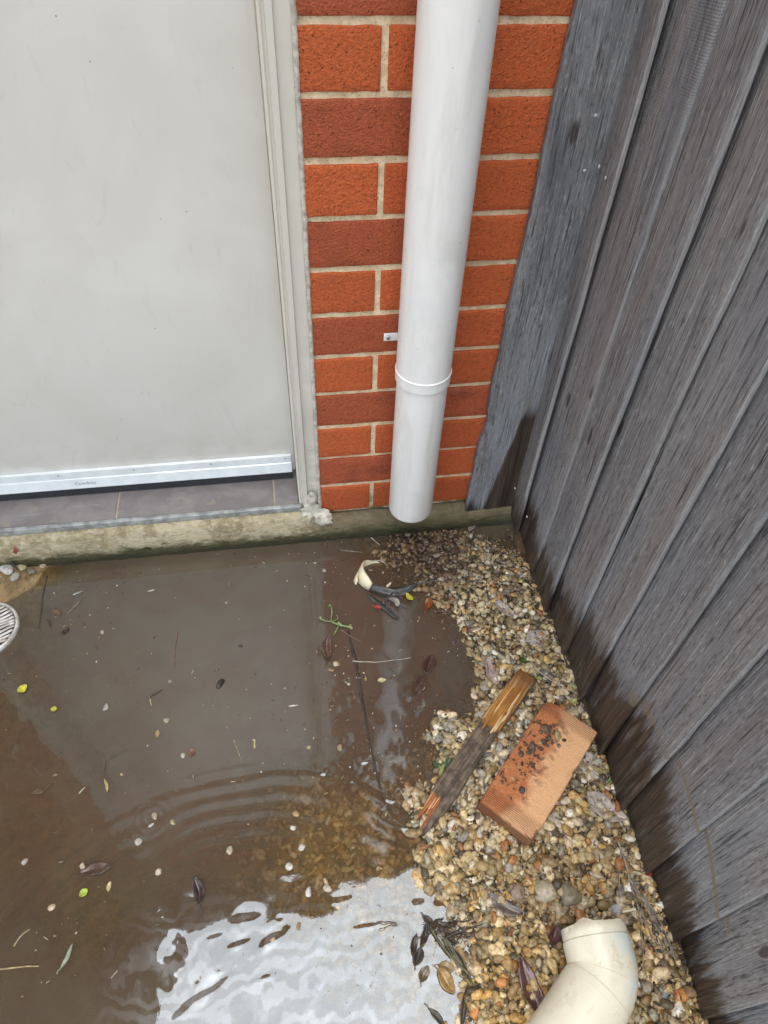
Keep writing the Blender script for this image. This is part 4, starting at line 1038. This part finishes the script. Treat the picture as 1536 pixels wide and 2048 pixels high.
# ------------------------------------------------------------------ leaves, twigs, chips
LEAFM = {}
def leaf_mat(c, wet=.45):
    key = tuple(c)+(wet,)
    if key not in LEAFM:
        s = NT('leaf_%d' % len(LEAFM)); v = s.geo(); u = s.attr('u', 'Fac'); n = s.noise(v, 130, 4, .6)
        mid_ = s.ramp(s.math('ABSOLUTE', u), .10, .03)
        cc = s.mix(s.ramp(n, .35, .7), tuple(x*.55 for x in c), c); cc = s.mix(s.math('MULTIPLY', mid_, .5), cc, tuple(min(1, x*1.6+.02) for x in c))
        s.pbr(cc, wet, s.bump(n, .0008), .5); LEAFM[key] = s.m
    return LEAFM[key]
def leaf(label, px, py, L, W_, ang, c, z=None, curl=.1, group=None, stem=True, wet=.45, fold=.25, tilt=0, seed=None, name='leaf', cat='leaf', shape=1.0, holes=None):
    """L, W in mm; ang in degrees in the ground plane (0 = +x)"""
    p = land(px, py, .007) if z is None else gz(px, py, z)
    L /= 1000; W_ /= 1000; nl, nw = 22, 8; V = []; U = []; F = []; sd_ = seed or int(px+py)
    for i in range(nl+1):
        t = i/nl; wd = W_*.5*(math.sin(math.pi*t**shape)**.75)*(1+.10*noise(np.array([t*7, sd_, 0]), 1, 1))+.0003
        for j in range(nw+1):
            u = j/nw*2-1
            x = (t-.5)*L; y = u*wd+.06*L*math.sin(t*3+sd_)
            zz = fold*abs(u)*wd+curl*L*((t-.5)**2)*2+.05*L*noise(np.array([t*4, u*1.5, sd_]), 1, 2)*(.4+abs(u))
            V.append((x, y, zz)); U.append(u)
    for i in range(nl):
        for j in range(nw):
            if holes and (i, j) in holes: continue
            k = i*(nw+1)+j; F.append((k, k+1, k+nw+2, k+nw+1))
    V = np.array(V); V[:, 2] -= V[:, 2].min()*.6
    o = mk(name, V, F, leaf_mat(c, wet), attrs={'u': U})
    b = bmesh.new(); b.from_mesh(o.data); bmesh.ops.solidify(b, geom=list(b.faces), thickness=.0004)
    bmesh.ops.recalc_face_normals(b, faces=b.faces); b.to_mesh(o.data); b.free(); o.data.polygons.foreach_set('use_smooth', np.ones(len(o.data.polygons), bool))
    o.location = p; o.rotation_euler = (R(tilt), R(tilt*.4), R(ang)); tag(o, label, cat, group)
    if stem:
        sv, sf = tube(smooth_path([(-.5*L, .06*L*math.sin(sd_), .0006), (-.62*L, .02*L, .001), (-.74*L, -.02*L, .0006)], 8), .0007, 6)
        sm_ = mk('stem', sv, sf, leaf_mat(tuple(x*.7 for x in c), wet)); sm_.parent = o
    return o
def twig(label, pts, r, c, z=None, name='twig', cat='twig', group=None, rough=.6, side=None, n=22, wob=.0006, zs=None):
    P = []
    for k, (a, b) in enumerate(pts):
        if zs: P.append(land(a, b, zs[k]))
        elif z is None: P.append(land(a, b, .008))
        else: P.append(gz(a, b, z))
    P = smooth_path(P, n); P = P+wob*np.stack([noise(P, 60, k) for k in range(3)], -1)
    rr = np.linspace(r*1.15, r*.7, n)*(1+.15*noise(P, 130, 4)); V, F = tube(P, rr, 7)
    key = 'twig_%02d%02d%02d' % tuple(int(x*99) for x in c)
    m = bpy.data.materials.get(key) or simple(key, c, rough, .45, 120, .0006, 300)
    o = mk(name, V, F, m); tag(o, label, cat, group)
    for (i, a, b, rs_) in (side or []):
        q = land(a, b, .010) if z is None else gz(a, b, z); pth = smooth_path([P[i], (P[i]+q)/2+np.array([.001, 0, .001]), q], 8); V, F = tube(pth, np.linspace(rs_, rs_*.5, 8), 5); mk('side_twig', V, F, m, o)
    return o
MAUVE = (.40, .33, .27); BROWN = (.10, .055, .032); DARK = (.045, .026, .019); GREEN = (.16, .30, .05); YEL = (.60, .56, .05)
# on the gravel by the fence
leaf('small grey brown leaf on the wet mud below the corner board', 945, 1054, 34, 14, 55, (.34, .27, .23), z=.004)
leaf('thin pale leaf sliver between gravel and the second paling', 1110, 1236-90, 40, 9, -55, (.33, .26, .22))
leaf('mauve brown crumpled leaf on the pebbles, nearest the puddle top', 1010, 1222, 48, 22, -40, MAUVE, curl=.3, fold=.5)
leaf('broad rounded grey mauve leaf with a nibbled hole', 1072, 1275, 52, 40, 20, (.46, .40, .34), curl=.12, shape=.95, fold=.1, tilt=8, holes={(12, 6)})
leaf('narrow mauve leaf curling at the puddle edge above the timber stake', 984, 1348, 72, 21, 100, (.36, .27, .24), curl=.25, fold=.5)
leaf('dark grey leaf in the pebbles under the curved pale stem', 1095, 1352, 40, 22, -35, (.12, .10, .10), curl=.2)
leaf('pale mauve leaf with dark holes at the far corner of the loose brick', 1180, 1528, 66, 40, 115, (.48, .41, .34), curl=.15, fold=.1, tilt=-4, holes={(7, 2), (9, 5), (12, 3), (14, 5)})
leaf('large pointed mauve leaf with pale midrib leaning on the fence foot', 1212, 1612, 78, 40, -40, (.43, .36, .29), curl=.1, fold=.15, tilt=6)
leaf('small rust leaf by the loose brick corner near the fence', 1195, 1480, 28, 10, 40, (.20, .07, .045), curl=.3)
leaf('dull red leaf tucked against the lower end of the timber stake', 880, 1556, 36, 12, 48, (.30, .12, .10), curl=.1, wet=.35)
leaf('dark green leaf blade resting on the timber stake', 896, 1528, 26, 12, 60, (.055, .10, .045), z=.022, curl=.1)
leaf('yellow green leaf strip beside the lower timber stake', 884, 1540, 30, 7, 50, (.30, .36, .10), z=.010)
leaf('maroon dead leaf at the left side of the elbow pipe mouth', 1108, 1872, 30, 22, 70, (.10, .035, .030), curl=.4, fold=.6)
leaf('large wet maroon leaf lying left of the elbow pipe', 1066, 1975, 84, 30, 100, (.13, .060, .052), curl=.15, fold=.55, wet=.25)
leaf('grey silted leaf half buried left of the two big stones', 1010, 1808, 62, 22, -35, (.15, .12, .10), curl=.1, wet=.3)
leaf('small red leaf scrap at the fence foot below the loose brick', 1296, 1746, 14, 10, 10, (.30, .03, .02), curl=.3, stem=False)
leaf('tiny yellow green leaf below the curved pale stem', 1148, 1402, 20, 12, 60, (.42, .46, .14), curl=.2, stem=False)
leaf('lime leaf scrap by the upper end of the timber stake', 1078, 1356, 16, 9, 20, (.34, .40, .08), curl=.3, stem=False)
# at the outlet and in the puddle
leaf('rust red leaf floating right of the yellow leaf', 856, 1208, 34, 14, 62, (.30, .075, .018), z=.002, wet=.3, stem=True)
leaf('bright red leaf scrap left of the broken drain piece', 756, 1214, 20, 12, -20, (.34, .05, .03), z=.002, wet=.3)
leaf('bright yellow lobed leaf on the broken drain piece', 819, 1194, 22, 12, -50, YEL, z=.010, curl=.3, stem=False)
leaf('brown leaf half sunk right of the red leaf', 880, 1225, 34, 9, -20, (.12, .06, .035), z=.0008, wet=.25)
leaf('large glossy brown leaf awash, upper of two in the middle puddle', 858, 1330, 46, 24, 70, (.075, .038, .026), z=.0002, wet=.2, fold=.35)
leaf('large glossy brown leaf awash, lower of two in the middle puddle', 838, 1372, 50, 26, 40, (.082, .042, .028), z=.0, wet=.2, fold=.3)
leaf('crumpled mud brown dead leaf under the green weed sprig', 655, 1298, 54, 20, 78, (.135, .075, .05), z=.004, wet=.35, fold=.6, curl=.3)
leaf('cream oval seed leaf floating right of the dark strip', 764, 1361, 17, 10, 5, (.66, .60, .33), z=.001, curl=.2, stem=False)
leaf('tiny pale green leaf by the edging strip top half', 731, 1358, 9, 4, 85, (.30, .32, .08), z=.0005, stem=False)
leaf('yellow leaf with green rim at the left photo edge', 45, 1378, 20, 17, 40, YEL, z=.001, curl=.3, stem=False)
leaf('small round yellow leaf right of the larger yellow one', 108, 1419, 12, 11, 0, YEL, z=.001, curl=.3, stem=False)
leaf('green and cream leaf floating lower left', 168, 1786, 15, 12, 30, (.38, .48, .05), z=.001, curl=.3, stem=False)
leaf('cream seed husk right of the green and cream leaf', 219, 1773, 15, 7, 85, (.58, .46, .22), z=.001, stem=False)
leaf('brown oval leaf with stalk, upper left of the puddle', 113, 1225, 28, 11, -45, (.16, .09, .055), z=.0004, wet=.3)
leaf('thin dark leaf blade left of the stalked brown leaf', 98, 1247, 24, 4, -60, (.06, .035, .02), z=.0003, wet=.3, stem=False)
leaf('dark pointed leaf scrap with a bright wet bead, upper left', 131, 1262, 18, 9, 35, (.045, .03, .02), z=.001, curl=.4)
leaf('brown silted leaf with a pale pebble at its tip, lower left', 190, 1740, 52, 20, 12, (.085, .045, .028), z=-.0004, wet=.3)
leaf('tan narrow leaf below the ripple start at left', 212, 1572, 26, 5, -75, (.42, .34, .13), z=.001, stem=False)
leaf('pale oval leaf faint in the mud, centre left', 316, 1468, 15, 8, 85, (.30, .22, .10), z=.0004, stem=False)
leaf('round brown leaf scrap beside a cream pebble, centre', 383, 1505, 14, 12, 85, (.20, .10, .06), z=.001, curl=.3, stem=False)
leaf('crumpled glossy dark leaf at the top edge of the mirrored sky', 395, 1782, 44, 17, 105, (.060, .038, .036), z=.002, wet=.15, fold=.6, curl=.3)
leaf('green grey curled leaf blade, lower left corner water', 134, 1912, 34, 6, 62, (.30, .34, .24), z=.001)
leaf('faint brown leaf shape sunk left of the ripple', 85, 1578, 36, 10, 15, (.12, .075, .03), z=-.0006, wet=.4, stem=False)
leaf('golden brown curled leaf floating in the mirrored sky', 892, 1962, 40, 22, -55, (.36, .22, .07), z=.001, curl=.3, fold=.4, wet=.3)
leaf('small tan curled leaf floating above the golden brown one', 893, 1935, 26, 14, -20, (.30, .21, .10), z=.001, curl=.4, fold=.4, wet=.3)
leaf('brown curled leaf left of the golden brown one', 849, 1948, 24, 16, 60, (.16, .105, .055), z=.001, curl=.3, wet=.3)
leaf('dark pointed leaf tip at the bottom edge of the mirrored sky', 873, 2036, 34, 9, -55, (.06, .045, .03), z=.001, wet=.3)
leaf('olive willow shaped leaf hanging from the long floating twig', 952, 1996, 56, 9, -62, (.20, .19, .07), z=.006)
leaf('dark olive leaf on the upper part of the floating twig', 905, 1905, 54, 9, -55, (.10, .095, .05), z=.005)
leaf('dark frond like leaf cluster tip, left of the root tangle', 836, 1912, 26, 16, 65, (.055, .04, .028), z=.003, fold=.6, curl=.3)
leaf('dark wet leaf hooked above the root tangle', 856, 1838, 20, 8, -50, (.06, .042, .028), z=.004, fold=.5)
leaf('long dark wet leaf running to the bottom edge beside the twig', 930, 2012, 56, 11, 75, (.075, .055, .036), z=.004, wet=.25, fold=.4)
leaf('dark wet leaf under the floating twig middle', 915, 1925, 50, 14, -65, (.085, .062, .04), z=.003, wet=.25, fold=.4)
# root tangle
rt = tag(empty('root_tangle', tuple(land(905, 1858, .004))), 'dark matted tangle of fine roots at the gravel edge of the mirrored sky', 'root tangle')
mrt = simple('root_fibre', (.075, .050, .038), .45, .4, 100, .0005, 200)
for k in range(34):
    a = random.gauss(905, 32); b = random.gauss(1858, 13); pts = []
    th = random.uniform(0, 6.28)
    for q in range(6):
        pts.append(gz(a, b, random.uniform(.002, .010))); th += random.uniform(-1.1, 1.1); a += math.cos(th)*9; b += math.sin(th)*5
    V, F = tube(smooth_path(pts, 16), random.uniform(.0005, .0012), 5); mk('root', V, F, mrt, rt)
rl = [(830, 1890, 30, 10, 65), (848, 1870, 34, 11, 60), (870, 1850, 30, 9, 20), (900, 1875, 28, 10, -60), (885, 1848, 26, 9, 150)]
for (a, b, L_, W__, an) in rl:
    o = leaf('x', a, b, L_, W__, an, (.06, .043, .03), z=.004, fold=.6, curl=.3, stem=False, wet=.3, name='matted_leaf')
    for k_ in ('label', 'category'): del o[k_]
    loc = o.location.copy(); o.parent = rt; o.matrix_parent_inverse = Matrix.Translation(rt.location).inverted(); o.location = loc

# twigs
twig('thin pale curved stem arching over the pebbles to the fence', [(1062, 1318), (1072, 1338), (1110, 1365), (1150, 1385), (1172, 1396)], .0011, (.50, .43, .33), zs=[.004, .016, .020, .014, .010])
twig('brown twig lying along the foot of the fence by the fourth paling', [(1092, 1232), (1108, 1265), (1122, 1300), (1136, 1332)], .0026, (.10, .072, .05))
twig('dark forked twig against the fence foot beside the broad rounded leaf', [(1086, 1198), (1112, 1205), (1098, 1220)], .0012, (.05, .035, .028), side=[(10, 1122, 1186, .0008)])
twig('thin grey twig at the corner below the post board', [(1010, 1058), (1030, 1088), (1034, 1120)], .0010, (.09, .075, .06))
twig('dark stick resting on the drain corner at the left photo edge', [(0, 1098), (18, 1118), (34, 1138)], .0030, (.05, .042, .036), z=.028)
twig('long thin sunken stem hanging down at upper left', [(94, 1152), (86, 1190), (82, 1225), (78, 1256)], .0020, (.075, .055, .038), z=-.0002)
twig('short shiny straw left of centre near the step', [(147, 1190), (165, 1183)], .0018, (.42, .42, .38), z=.001)
twig('pale straw chip near the middle of the upper puddle', [(296, 1183), (308, 1180)], .0013, (.62, .60, .52), z=.001)
twig('brown stalk with pale tip right of the stalked leaf', [(134, 1228), (150, 1212), (163, 1200)], .0014, (.26, .20, .14), z=.001)
twig('thin upright stem faint in the middle water', [(355, 1265), (350, 1300), (349, 1335)], .0012, (.17, .10, .06), z=.0004)
twig('dark splinter right of the thin upright stem', [(301, 1393), (325, 1379)], .0014, (.05, .04, .03), z=.001)
twig('short pale straw standing under the dark splinter', [(300, 1398), (303, 1412)], .0010, (.50, .42, .26), z=.001)
twig('bleached short stick floating in the centre of the puddle', [(577, 1413), (596, 1410)], .0019, (.60, .56, .45), z=.001)
twig('yellow straw piece left of the bleached short stick', [(509, 1480), (509, 1497)], .0018, (.62, .54, .26), z=.001)
twig('thin tan grass stem left of the yellow straw piece', [(468, 1480), (485, 1525)], .0010, (.32, .25, .15), z=.0006)
twig('tan curved twig joined to a dark knot at left', [(208, 1545), (213, 1522), (236, 1508), (248, 1504)], .0016, (.11, .08, .05), z=.0006)
twig('pale straw above the left end of the ripple', [(158, 1587), (170, 1575)], .0012, (.55, .50, .36), z=.001)
twig('thin bent white stalk floating right of the dark strip', [(705, 1322), (750, 1324), (790, 1320), (822, 1315)], .0009, (.52, .46, .36), z=.001)
twig('reddish twig under the green weed sprig', [(682, 1260), (705, 1275), (722, 1283)], .0012, (.20, .12, .09), z=.002)
twig('bleached straw near the step under the white sealant', [(620, 1042+12), (632, 1060), (640, 1072)], .0009, (.40, .34, .26), z=.002)
twig('fine root like stem left of the broken cream pipe', [(640, 1128), (665, 1128), (690, 1118), (710, 1108)], .0009, (.10, .06, .045), z=.001)
twig('pale thin stick pointing at the broken cream pipe', [(680, 1100), (700, 1102), (724, 1105)], .0008, (.42, .36, .28), z=.002)
twig('white stick tip next to the splash under the downpipe', [(742, 1075), (752, 1084), (760, 1090)], .0010, (.55, .52, .46), z=.004)
twig('short pale straw right of the rust red leaf', [(934, 1236), (941, 1250)], .0011, (.58, .52, .40), z=.002)
twig('long tan stalk lying in the lower left corner', [(0, 1938), (40, 1934), (78, 1932)], .0012, (.42, .32, .16), z=.001)
twig('short tan twig right of the green grey curled blade', [(222, 1956), (236, 1940)], .0010, (.40, .31, .18), z=.001)
twig('tan curved stalk above the green grey curled blade', [(28, 1892), (42, 1872), (60, 1858)], .0011, (.38, .30, .15), z=.001)
twig('long olive twig floating across the right of the mirrored sky', [(858, 1850), (880, 1885), (912, 1925), (938, 1950), (950, 1990), (966, 2030)], .0020, (.13, .12, .055), z=.006, side=[(8, 905, 1880, .001)])
twig('dark twig crossing the root tangle', [(892, 1875), (930, 1860), (965, 1848)], .0013, (.07, .05, .04), z=.010)
twig('pale stick crossing the rim of the broken pipe', [(744, 1122), (757, 1121), (771, 1126)], .0010, (.58, .55, .45), z=.016)
twig('thin pale straw left of the olive twig', [(868, 1910), (872, 1895), (875, 1882)], .0006, (.55, .50, .40), z=.003)
# dry grass along the fence foot, lower right
dgp = tag(empty('dry_grass_clump', tuple(land(1285, 1830))), 'clump of grey dead grass stalks lying along the lower fence foot', 'dry grass')
mdg = simple('dead_grass', (.30, .26, .21), .6, .45, 90, .0004, 200, dark=(.13, .11, .09))
paths = [[(1238, 1682), (1248, 1720), (1262, 1765), (1278, 1815), (1285, 1860), (1282, 1900)], [(1262, 1765), (1290, 1810), (1305, 1845), (1335, 1890), (1345, 1915)], [(1275, 1780), (1305, 1830), (1330, 1870)], [(1280, 1815), (1300, 1862), (1322, 1900), (1330, 1925)],
         [(1245, 1700), (1240, 1770), (1240, 1810)], [(1288, 1790), (1318, 1840), (1342, 1890), (1356, 1930)], [(1282, 1860), (1286, 1900), (1288, 1940)], [(1270, 1800), (1296, 1850), (1310, 1880), (1333, 1905)], [(1250, 1740), (1282, 1790), (1310, 1850)], [(1290, 1870), (1310, 1895), (1325, 1935)]]
for k, p_ in enumerate(paths):
    P = smooth_path([land(a+random.uniform(-3, 3), b, .011+.004*random.random()) for a, b in p_], 22); P = P+.001*np.stack([noise(P, 40, q+k) for q in range(3)], -1)
    V, F = tube(P, np.linspace(.0021 if k == 0 else .0014, .0006, 22), 6); mk('stalk', V, F, mdg, dgp)

# green weeds
def weed(label, px, py, n, size, z=None, c=(.13, .26, .045)):
    p = land(px, py, .006) if z is None else gz(px, py, z); t_ = tag(empty('green_weed', tuple(p)), label, 'weed')
    for k in range(n):
        a = k/n*360+random.uniform(-20, 20); L_ = size*random.uniform(.6, 1.1)
        o = leaf('x', px, py, L_*1000, L_*380, a, c, z=p[2]+random.uniform(.0, .004), stem=False, curl=.4, name='leaflet')
        for k_ in ('label', 'category'): del o[k_]
        loc = np.array(p)+np.array([math.cos(R(a)), math.sin(R(a)), 0])*L_*.5; o.parent = t_; o.matrix_parent_inverse = Matrix.Translation(t_.location).inverted(); o.location = loc; o.rotation_euler = (0, R(-random.uniform(5, 35)), R(a))
weed('tiny bright green weed in the pebbles beside the third paling', 1043, 1162, 4, .009, c=(.20, .42, .06))
weed('tiny green weed at the puddle edge of the upper gravel', 965, 1206, 4, .009, c=(.16, .34, .05))
weed('small green weed beside the crumpled mauve leaf', 1038, 1216, 5, .010)
weed('dark green weed at the upper end of the timber stake', 1054, 1322, 7, .014, c=(.05, .13, .025))
weed('green clover like weed against the fence right of the loose brick', 1215, 1565, 7, .013, c=(.12, .20, .06))
weed('pale green seedling at the end of the curved pale stem', 1147, 1372, 3, .010, c=(.34, .46, .16))
weed('dark green weed clump left of the timber stake lower half', 872, 1530, 6, .012, c=(.06, .11, .03))
# green weed sprig floating
sp = tag(empty('weed_sprig', tuple(gz(672, 1240, .004))), 'pale green floating weed sprig with three branching stems', 'weed sprig')
mg = simple('sprig_green', (.30, .36, .17), .45, .35, 120, .0004, 200, dark=(.12, .22, .05))
for pts, r_ in [([(661, 1210), (664, 1222), (662, 1243)], .0015), ([(662, 1243), (675, 1238), (673, 1230)], .0010), ([(662, 1243), (648, 1241), (640, 1234)], .0012), ([(662, 1243), (678, 1250), (690, 1252), (704, 1256)], .0018), ([(678, 1250), (672, 1262), (668, 1270)], .0014), ([(661, 1210), (657, 1212)], .0020), ([(640, 1234), (643, 1239)], .0026), ([(700, 1250), (704, 1258)], .0028), ([(676, 1245), (684, 1252)], .0030)]:
    V, F = tube(smooth_path([gz(a, b, .004+.002*random.random()) for a, b in pts], 10), r_, 6); mk('stem', V, F, mg, sp)

# ------------------------------------------------------------------ stones told apart
place_stones('rock', 'pale tan speckled stone in wet gravel above the elbow pipe mouth', 'stone', [(1090, 1783)], .020, (.42, .37, .26), flatz=.8)
place_stones('rock', 'grey brown blocky stone right of the pale tan speckled stone', 'stone', [(1136, 1792)], .021, (.25, .215, .15), flatz=.8)
place_stones('rock', 'smooth brown oval stone left of the pale tan speckled stone', 'stone', [(1034, 1786)], .0145, (.26, .185, .13))
place_stones('pebble', 'flat bright white stone near the dry grass clump', 'stone', [(1260, 1778)], .013, (.78, .75, .66), flatz=.5)
place_stones('pebble', 'angular white stone against the fence foot', 'stone', [(1318, 1810)], .010, (.72, .70, .62), flatz=.6)
place_stones('pebble', 'orange brown stone in the wet hollow above the elbow pipe', 'stone', [(1160, 1830)], .011, (.40, .17, .06), flatz=.6)
place_stones('pebble', 'grey crystalline stone right above the pipe mouth', 'stone', [(1234, 1820)], .013, (.34, .34, .34), flatz=.7)
place_stones('pebble', 'white oval pebble left of the elbow pipe', 'stone', [(1270, 1968)], .010, (.74, .72, .66), flatz=.6)
place_stones('pebble', 'slate grey pebble right of the elbow pipe', 'stone', [(1325, 1985)], .0125, (.19, .20, .20), flatz=.55)
place_stones('pebble', 'big white pebble right of the elbow pipe near the slate one', 'stone', [(1358, 2018)], .013, (.76, .72, .60), flatz=.55)
place_stones('pebble', 'long pale pebble at the puddle end of the timber stake top', 'stone', [(925, 1473)], .011, (.70, .66, .55), flatz=.5)
# floating or just breaking the surface, each where the photo shows one
wp_ = [(205, 1265, .0075, (.66, .57, .40), 'cream pebble alone in the upper left puddle'), (212, 1415, .011, (.55, .54, .48), 'pale flat chip ringed by a ripple, left of centre'), (441, 1368, .0125, (.045, .030, .026), 'dark brown glossy chip in the centre of the puddle'),
       (333, 1441, .0075, (.60, .52, .38), 'wedge shaped pale pebble, centre left'), (453, 1205, .005, (.68, .60, .45), 'small cream pebble near the top of the puddle'), (341, 1363, .006, (.42, .34, .26), 'brownish half sunk pebble, centre left'),
       (366, 1511, .006, (.66, .60, .50), 'cream pebble touching the round brown leaf scrap'), (481, 1292, .006, (.09, .06, .05), 'small dark bead like pebble above centre'), (168, 1258-8, .005, (.13, .08, .05), 'small brown pebble by the dark leaf scrap'),
       (310, 1632, .0085, (.62, .55, .40), 'cream pebble in the spiral eddy'), (346, 1645, .007, (.58, .48, .30), 'tan pebble right of the spiral eddy'), (276, 1684, .0095, (.66, .62, .52), 'pale angular pebble below the spiral eddy'),
       (459, 1702, .0095, (.62, .54, .38), 'cream pebble right of the dark glossy leaf'), (166, 1733, .0085, (.68, .58, .46), 'pinkish pebble at the tip of the silted leaf'), (318, 1744, .0085, (.70, .60, .44), 'teardrop cream pebble with a straw, left of the glossy leaf'),
       (49, 1724, .0075, (.60, .54, .44), 'pale pebble near the left photo edge'), (103, 1815, .0070, (.66, .50, .34), 'pinkish tan pebble lower left'), (586, 1655, .008, (.72, .66, .54), 'white topped pebble above the drowned gravel'),
       (592, 1628, .009, (.62, .45, .18), 'honey square pebble at the top of the drowned gravel'), (604, 1694, .009, (.74, .70, .60), 'whitest pebble in the drowned gravel'), (578, 1733, .009, (.76, .72, .64), 'long white pebble in the lower drowned gravel'),
       (672, 1328, .0095, (.68, .58, .38), 'upright cream pebble in mud near the dead leaf'), (662, 1340, .007, (.44, .30, .14), 'honey pebble under the upright cream pebble'), (680, 1495, .009, (.42, .30, .17), 'tan lump left of the dark strip lower half'),
       (598, 1853, .007, (.34, .23, .10), 'round amber pebble in the mirrored sky'), (545, 1879, .006, (.55, .42, .22), 'tan pebble inside a dark gap of the mirrored sky'), (648, 1141, .007, (.42, .46, .46), 'pale blue grey bead left of the broken cream pipe'),
       (100, 1428-40+4, .0, None, ''), (618, 1495, .006, (.60, .46, .26), 'tan pebble left of the tan lump'), (205, 1414+30, .0, None, ''), (655, 1777, .010, (.70, .60, .42), 'bright cream pebble at the sky edge'), (618, 1784, .009, (.74, .72, .66), 'white chip with wet highlight at the sky edge')]
for a, b, s_, c_k, lab in wp_:
    if c_k is None: continue
    place_stones('pebble', lab, 'pebble', [(a, b)], s_*.72, tuple(q*.62 for q in c_k), flatz=.5, water=True, lift=0, mat=M_ROCK, pw=24, sub=3)
# fine floating litter nobody could count: bark crumbs, straw bits, grit
Vl, Fl, Cl = [], [], []
def fleck(x, y, z, L, W_, a, c):
    k = len(Vl); ca, sa = math.cos(a), math.sin(a); h = random.uniform(.0003, .0011)
    for (u, v_) in ((-.5, -.35), (.1, -.5), (.5, -.1), (.4, .4), (-.2, .5), (-.5, .2)):
        u *= L; v_ *= W_; Vl.append((x+u*ca-v_*sa, y+u*sa+v_*ca, z-.0008)); Cl.append(c)
    for (u, v_) in ((-.4, -.25), (.1, -.4), (.4, -.1), (.3, .3), (-.2, .4), (-.4, .1)):
        u *= L; v_ *= W_; Vl.append((x+u*ca-v_*sa, y+u*sa+v_*ca, z+h)); Cl.append(c)
    Fl.append((k+6, k+7, k+8, k+9, k+10, k+11))
    for j in range(6): Fl.append((k+j, k+(j+1) % 6, k+6+(j+1) % 6, k+6+j))
FC = [(.50, .43, .30), (.38, .28, .15), (.055, .038, .026), (.10, .06, .035), (.62, .58, .48), (.22, .15, .08), (.035, .028, .02)]
cl_c = [(680, 1330, 60), (850, 1440, 50), (800, 1560, 40), (640, 1130, 50), (930, 1280, 35), (110, 1220, 60), (250, 1440, 130), (500, 1550, 120), (820, 1220, 40), (870, 1150, 60), (120, 1850, 120), (350, 1150, 150), (620, 1480, 120), (700, 1900, 120), (740, 1480, 70), (60, 1160, 35), (300, 1110, 160), (960, 1065, 30)]
for q in range(950):
    cx_, cy_, sg_ = random.choice(cl_c); a_, b_ = random.gauss(cx_, sg_), random.gauss(cy_, sg_*.8)
    p = gz(a_, b_, 0.)
    if p[1] > -.03 or p[0] < -.8: continue
    gg = float(G(p[0], p[1], False)); zt = max(gg+.006, .0003) if gg > 0 else .0003
    st_l = random.random() < .22
    L = random.uniform(.004, .012) if st_l else random.lognormvariate(math.log(.0022), .45)
    fleck(p[0], p[1], zt, L, L*(.10 if st_l else random.uniform(.5, .95)), random.uniform(0, 6.28), random.choice(FC))
for q in range(700):     # crumbs and leaf bits caught along the fence foot and in the gravel
    y = random.uniform(-1.1, -.06); x = FX(y)-abs(random.gauss(.0, .05))-.004
    L = random.uniform(.003, .014); fleck(x, y, float(G(x, y, False))+random.uniform(.008, .012), L, L*random.uniform(.12, .6), random.uniform(0, 6.28), random.choice(FC[1:4]+FC[5:]+[(.20, .15, .13)]))
ll = mk('leaf_litter', Vl, Fl, attr_mat('litter', .5, .0004, 300, .4, .3), smooth=False, cols=np.array(Cl)); tag(ll, 'fine litter of straw bits and bark crumbs on the water and gravel', 'litter', kind='stuff')
# stones heaped at the step corner by the grate
for a, b, s_, c_k, lab in [(44, 1133, .010, (.40, .36, .20), 'greenish stone standing against the step by the dark stick'), (85, 1128, .010, (.46, .34, .22), 'tan stone against the mossy step left of the puddle'), (12, 1140, .016, (.50, .49, .46), 'largest grey stone in the heap by the left photo edge'),
                           (30, 1152, .013, (.34, .31, .26), 'flat brown grey stone in the heap above the drain grate'), (62, 1142, .009, (.18, .15, .12), 'dark stone in the heap above the drain grate'), (8, 1118, .015, (.60, .59, .56), 'white grey stone under the dark stick')]:
    place_stones('stone', lab, 'stone', [(a, b)], s_, c_k, lift=.004, flatz=.6)
# red sliver on the step
V, F = rbox(.018, .009, .004, (8, 4, 2), .0015); V += .0006*fbm(V, 200, 2, 3)[:, None]
o = mk('tile_chip', V, F, simple('red_clay_chip', (.30, .065, .040), .6, .3, 150, .0008, 200)); o.location = (-.664, -.0215, .062); o.rotation_euler = (R(80), 0, R(0)); 
o.rotation_euler = Matrix.Rotation(R(70), 3, 'Y').to_euler(); o.rotation_euler = (R(75), R(-62), 0)
tag(o, 'dull red clay chip stuck to the front of the concrete step', 'clay chip')
# paint splats on step and brick
for (a, b, r_, lab) in [(430, 1060, .006, 'white paint splat on the step front, left of centre'), (545, 1037, .004, 'small white paint splat on the step front near the sealant')]:
    pass
print('objects', len(bpy.data.objects))

GR_ = {'leaf': 'fallen leaves lying and floating about the puddle', 'twig': 'twigs and straws lying and floating about the puddle', 'pebble': 'pebbles breaking the water or lying on the gravel', 'stone': 'stones heaped by the step corner', 'rock': 'larger stones in the gravel', 'green_weed': 'small green weeds in the gravel'}
for o in bpy.data.objects:
    b_ = o.name.split('.')[0]
    if o.parent is None and b_ in GR_: o['group'] = GR_[b_]
